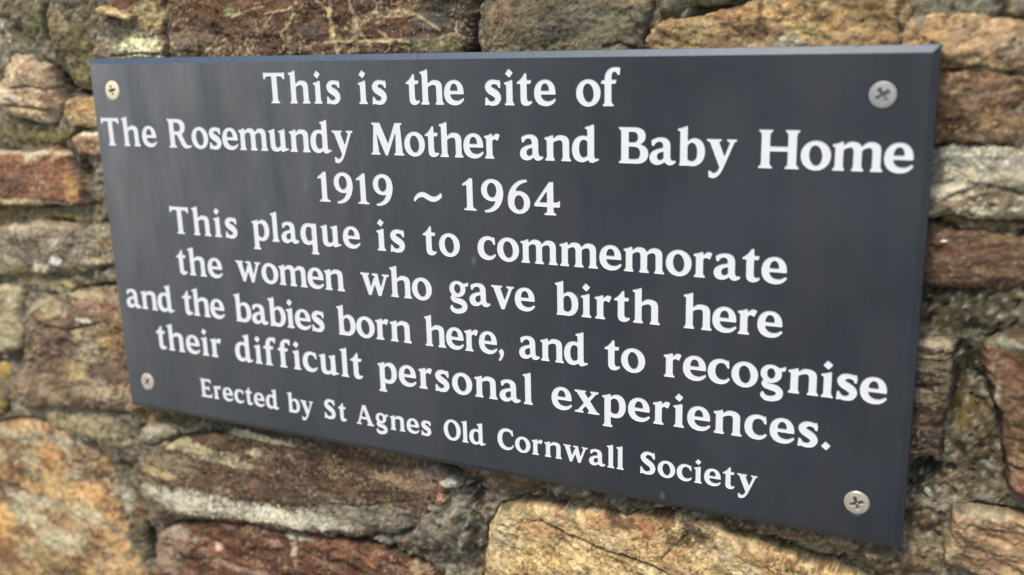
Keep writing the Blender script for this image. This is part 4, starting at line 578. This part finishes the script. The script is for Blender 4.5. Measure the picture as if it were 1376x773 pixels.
def grid_mesh(name, xs, zs, y, keep, C, mat):
    nz, nx = y.shape; idx = np.arange(nz*nx).reshape(nz, nx)
    c = keep[:-1, :-1] & keep[1:, :-1] & keep[:-1, 1:] & keep[1:, 1:]
    F = np.stack([idx[:-1, :-1][c], idx[:-1, 1:][c], idx[1:, 1:][c], idx[1:, :-1][c]], 1)
    used = np.unique(F); mp = np.full(nz*nx, -1); mp[used] = np.arange(len(used))
    X, Z = np.meshgrid(xs, zs)
    V = np.stack([X.ravel(), y.ravel(), Z.ravel()], 1)[used]/1000.
    return mesh_np(name, V, mp[F], mat, True, C.reshape(-1, 3)[used])
def mortar():
    xs = np.arange(-680, 520, 1.7); zs = np.arange(-470, 300, 1.7); X, Z = np.meshgrid(xs, zs)
    y = 22.5+3.2*fbm(X, Z, 50, 900, 3)+2.6*fbm(X, Z, 14, 901, 4, .6)
    pit = fbm(X, Z, 7, 903, 3, .6); y += 3.5*sm(.22, .6, pit)-1.0*sm(.1, .5, -pit)+.7*fbm(X, Z, 4.5, 904, 3, .7)
    # the mortar has shrunk away from the stones here and there
    edge = np.full(X.shape, 99.); i0 = np.arange(xs.size); j0 = np.arange(zs.size)
    for rec in STONES:
        p = np.array(rec[9]); ii = i0[(xs > p[:, 0].min()-8) & (xs < p[:, 0].max()+8)]; jj = j0[(zs > p[:, 1].min()-8) & (zs < p[:, 1].max()+8)]
        if not len(ii) or not len(jj): continue
        w = np.ix_(jj, ii); edge[w] = np.minimum(edge[w], np.abs(poly_sdf(rec[9], X[w], Z[w])))
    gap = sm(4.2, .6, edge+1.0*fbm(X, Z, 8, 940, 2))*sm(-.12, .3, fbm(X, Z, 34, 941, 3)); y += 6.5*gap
    for bx, bz, rx, rz, d in MORTAR_HEIGHTS:
        r = np.hypot((X-bx)/rx, (Z-bz)/rz)+.35*fbm(X, Z, 9, 905, 3); y += d*sm(1.15, .3, r)
    inpl = (np.abs(X) < 306) & (np.abs(Z) < 146); y = np.where(inpl, np.maximum(y, 14.5), y)
    C = np.broadcast_to(np.array((.24, .195, .125)), X.shape+(3,)).copy()
    C += (np.array((.16, .135, .085))-C)*sm(-.2, .25, fbm(X, Z, 30, 910, 4))[..., None]
    C += (np.array((.34, .30, .22))-C)*(.7*sm(.12, .4, fbm(X, Z, 12, 911, 4, .6)))[..., None]
    C = stains_and_shade(X, Z, C, MORTAR_STAINS_SHADE, 920)
    sp = fbm(X, Z, 4, 930, 3, .65)
    C += (np.array((.42, .38, .30))-C)*(.6*sm(.22, .5, sp))[..., None]
    C += (np.array((.07, .062, .04))-C)*(.6*sm(.2, .48, -sp))[..., None]
    C *= (1+.35*fbm(X, Z, 6, 931, 4, .75))[..., None]
    C += (np.array((.055, .048, .034))-C)*(.7*gap)[..., None]        # shade of the open joints deepened in colour
    me = grid_mesh('mortar', xs, zs, y, np.ones_like(X, bool), np.clip(C*COLOUR_GAIN, .01, .8), M_MORTAR)
    link(bpy.data.objects.new('mortar', me), wall, label='crumbly ochre and grey lime mortar with mossy patches and dark shade painted in its hollows')
mortar()
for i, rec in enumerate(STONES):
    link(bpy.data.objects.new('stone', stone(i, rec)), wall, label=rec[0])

# ------------------------------------------------------------------ THE SLATE PLAQUE
plaque = link(bpy.data.objects.new('slate_plaque', None),
              label='dark grey slate memorial plaque engraved with white serif lettering and screwed to the stone wall', category='plaque')
PW, PH, CH, CD_, TH = .300, .1402, .0038, .0023, .0120      # half size, chamfer width and depth, thickness
SCREWS = [(-.2769, .1167), (.2739, .1152), (.2744, -.1157), (-.2768, -.1162)]
SR = .0079
def cdt(points, loops):
    """triangulate loops (even-odd): list of loops of 2-D points -> verts, triangles inside"""
    P = []; E = []
    for lp in loops:
        a = len(P); P += [Vector(p) for p in lp]; n = len(lp); E += [(a+i, a+(i+1) % n) for i in range(n)]
    v, e, f, ov, oe, of = delaunay_2d_cdt(P, E, [], 0, 1e-9)
    con = set()
    for ed, src in zip(e, oe):
        if src: con.add((min(ed), max(ed)))
    # flood from the hull: parity flips at every drawn edge
    em = {}
    for fi, t in enumerate(f):
        for a, b in ((t[0], t[1]), (t[1], t[2]), (t[2], t[0])): em.setdefault((min(a, b), max(a, b)), []).append(fi)
    par = [None]*len(f); st = []
    for k, fs in em.items():
        if len(fs) == 1 and par[fs[0]] is None:
            par[fs[0]] = 1 if k in con else 0; st.append(fs[0])
    while st:
        fi = st.pop(); t = f[fi]
        for a, b in ((t[0], t[1]), (t[1], t[2]), (t[2], t[0])):
            k = (min(a, b), max(a, b))
            for o in em[k]:
                if par[o] is None: par[o] = par[fi] ^ (1 if k in con else 0); st.append(o)
    tri = []
    for fi, t in enumerate(f):
        if par[fi]:
            a, b, c = (v[i] for i in t)
            tri.append(tuple(t) if (b.x-a.x)*(c.y-a.y)-(b.y-a.y)*(c.x-a.x) > 0 else (t[0], t[2], t[1]))
    return v, tri
GL = {}
for ch in G: GL[ch] = contours(*glyph_field(ch))
PLACED = layout()
def rim(w, h, n, amp, seed):      # rectangle outline with slightly uneven, nicked arrises
    rs = np.random.RandomState(seed); pts = []
    c = [(-w, -h), (w, -h), (w, h), (-w, h)]
    for i in range(4):
        (ax, ay), (bx, by) = c[i], c[(i+1) % 4]; m = n if i % 2 == 0 else n//2
        nx, ny = (by-ay), -(bx-ax); L = math.hypot(nx, ny); nx /= L; ny /= L
        for k in range(m):
            j = 0 if k == 0 else -abs(rs.normal(0, amp))-(amp*9*rs.rand() if rs.rand() < .03 else 0)
            if k == 0: j = -amp*2
            t = k/m; pts.append((ax+(bx-ax)*t+nx*j, ay+(by-ay)*t+ny*j))
    return pts
def slab():
    NR = 220
    inner = rim(PW-CH, PH-CH, NR, .000025, 3); outer = rim(PW, PH, NR, .00003, 4)
    loops = [inner]
    for sx_, sz_ in SCREWS: loops.append([(sx_+SR*math.cos(t*math.pi/24), sz_+SR*math.sin(t*math.pi/24)) for t in range(48)])
    for c, x, z, s, k in PLACED:
        for lp in GL[c]: loops.append([((x+px*s*k)/1000., (z+py*s)/1000.) for px, py in lp])
    v, tri = cdt(None, loops)
    V = [(p.x, 0., p.y) for p in v]; F = [tuple(t) for t in tri]
    nface = len(F)
    def quad(*pts):
        a = len(V); V.extend(pts); F.append((a, a+1, a+2)); F.append((a, a+2, a+3))
    for n in range(len(inner)):
        m = (n+1) % len(inner); i, o = inner, outer
        quad((o[n][0], CD_, o[n][1]), (o[m][0], CD_, o[m][1]), (i[m][0], 0, i[m][1]), (i[n][0], 0, i[n][1]))
        quad((o[n][0], TH, o[n][1]), (o[m][0], TH, o[m][1]), (o[m][0], CD_, o[m][1]), (o[n][0], CD_, o[n][1]))
    quad((-PW, TH, -PH), (-PW, TH, PH), (PW, TH, PH), (PW, TH, -PH))
    for sx_, sz_ in SCREWS:      # countersunk seats
        for t in range(48):
            a, b = t*math.pi/24, (t+1)*math.pi/24
            quad((sx_+SR*math.cos(a), 0, sz_+SR*math.sin(a)), (sx_+SR*math.cos(b), 0, sz_+SR*math.sin(b)),
                 (sx_+.0040*math.cos(b), .0045, sz_+.0040*math.sin(b)), (sx_+.0040*math.cos(a), .0045, sz_+.0040*math.sin(a)))
    me = mesh_np('slab', np.array(V), np.array(F), M_SLATE, False); me.materials.append(M_TOP_SKY)
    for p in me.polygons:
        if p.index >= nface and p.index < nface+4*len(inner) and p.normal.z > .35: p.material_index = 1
    return link(bpy.data.objects.new('slab', me), plaque)
slab()
LD = .0003
def letter_mesh(ch):
    loops = [[(px, py) for px, py in lp] for lp in GL[ch]]
    v, tri = cdt(None, loops)
    V = [(p.x/100., LD, p.y/100.) for p in v]; F = list(tri)
    for lp in loops:
        n = len(lp); a = len(V)
        for px, py in lp: V += [(px/100., 0., py/100.), (px/100., LD, py/100.)]
        for q in range(n):
            r = (q+1) % n; A, B, C_, D = a+2*q, a+2*r, a+2*r+1, a+2*q+1
            F += [(A, B, C_), (A, C_, D)]
    return mesh_np('letter', np.array(V), np.array(F), M_PAINT, False)
LM = {ch: letter_mesh(ch) for ch in G}
for c, x, z, s, k in PLACED:
    o = link(bpy.data.objects.new('letter', LM[c]), plaque)
    o.location = (x/1000., 0, z/1000.); o.scale = (s*k/10., 1, s/10.)

# ------------------------------------------------------------------ SCREWS
def screw_mesh(rot, mat, lean, recess_mat, R0):
    na, nr = 120, 40; V = []; rr = np.linspace(0, 1, nr+1)[1:]
    V = [(0, 0, 0)]
    for r in rr:
        for k in range(na):
            t = 2*math.pi*k/na; V.append((r*R0*math.cos(t), 0, r*R0*math.sin(t)))
    V = np.array(V); X, Z = V[:, 0]/R0, V[:, 2]/R0; r = np.hypot(X, Z)
    y = -.0007*(1-r**2.4)+.0006*sm(.90, 1.0, r)
    a = math.radians(rot); U = X*math.cos(a)+Z*math.sin(a); W = -X*math.sin(a)+Z*math.cos(a)
    aw = .115+.045*sm(.1, .45, r)
    arm = np.maximum(sm(aw, aw-.05, np.abs(U))*sm(.56, .46, np.abs(W)), sm(aw, aw-.05, np.abs(W))*sm(.56, .46, np.abs(U)))
    core = sm(.24, .16, r)
    rec = np.maximum(arm*.0026*(1-.5*r), core*.0030); y = y+rec
    V[:, 1] = y+lean*V[:, 0]
    F = [(0, 1+(k+1) % na, 1+k) for k in range(na)]
    for j in range(nr-1):
        for k in range(na):
            A = 1+j*na+k; B = 1+j*na+(k+1) % na; F += [(A, B, B+na), (A, B+na, A+na)]
    base = 1+(nr-1)*na; n0 = len(V); V = list(map(tuple, V))
    for k in range(na): V.append((V[base+k][0]*.55, .004, V[base+k][2]*.55))
    for k in range(na): q = (k+1) % na; F += [(base+k, base+q, n0+q), (base+k, n0+q, n0+k)]
    me = mesh_np('screw', np.array(V), np.array(F), mat, True); me.materials.append(recess_mat)
    d = np.r_[rec, np.zeros(na)]; Fa = np.array(F)
    me.polygons.foreach_set('material_index', (d[Fa].min(1) > .0007).astype(np.int32)); return me
M_RECESS = metal_material('dark_screw_recess', (.26, .23, .20), (.13, .115, .10), .5, .4)  # darker metal tone inside the cross recess
M_BRASS = metal_material('yellow_passivated_screw', (.92, .82, .56), (.80, .68, .44), .1, .45)
M_STEEL = metal_material('dull_zinc_screw', (.44, .42, .41), (.32, .30, .29), .4, .5)
M_WARM = metal_material('weathered_zinc_screw', (.68, .61, .50), (.50, .44, .35), .6, .32)
M_PINK = metal_material('brownish_zinc_screw', (.62, .53, .43), (.48, .40, .32), .15, .45)
M_DULL = metal_material('dull_screw_recess', (.34, .33, .32), (.20, .19, .185), .4, .5)
for (x, z), m, rot, lab, lean, gr_, R0 in zip(SCREWS, (M_BRASS, M_STEEL, M_WARM, M_PINK), (12, 32, 20, 48),
        ('cream-coloured cross-head screw at the upper left corner', 'dull grey cross-head screw at the upper right corner',
         'shiny warm-toned cross-head screw at the lower right corner', 'brownish cross-head screw at the lower left corner'), (.01, -.01, .02, .0), (M_RECESS, M_DULL, M_RECESS, M_RECESS), (.0073, .0072, .0073, .0071)):
    o = link(bpy.data.objects.new('screw', screw_mesh(rot, m, lean, gr_, R0)), plaque, label=lab); o.location = (x, -.0001, z)
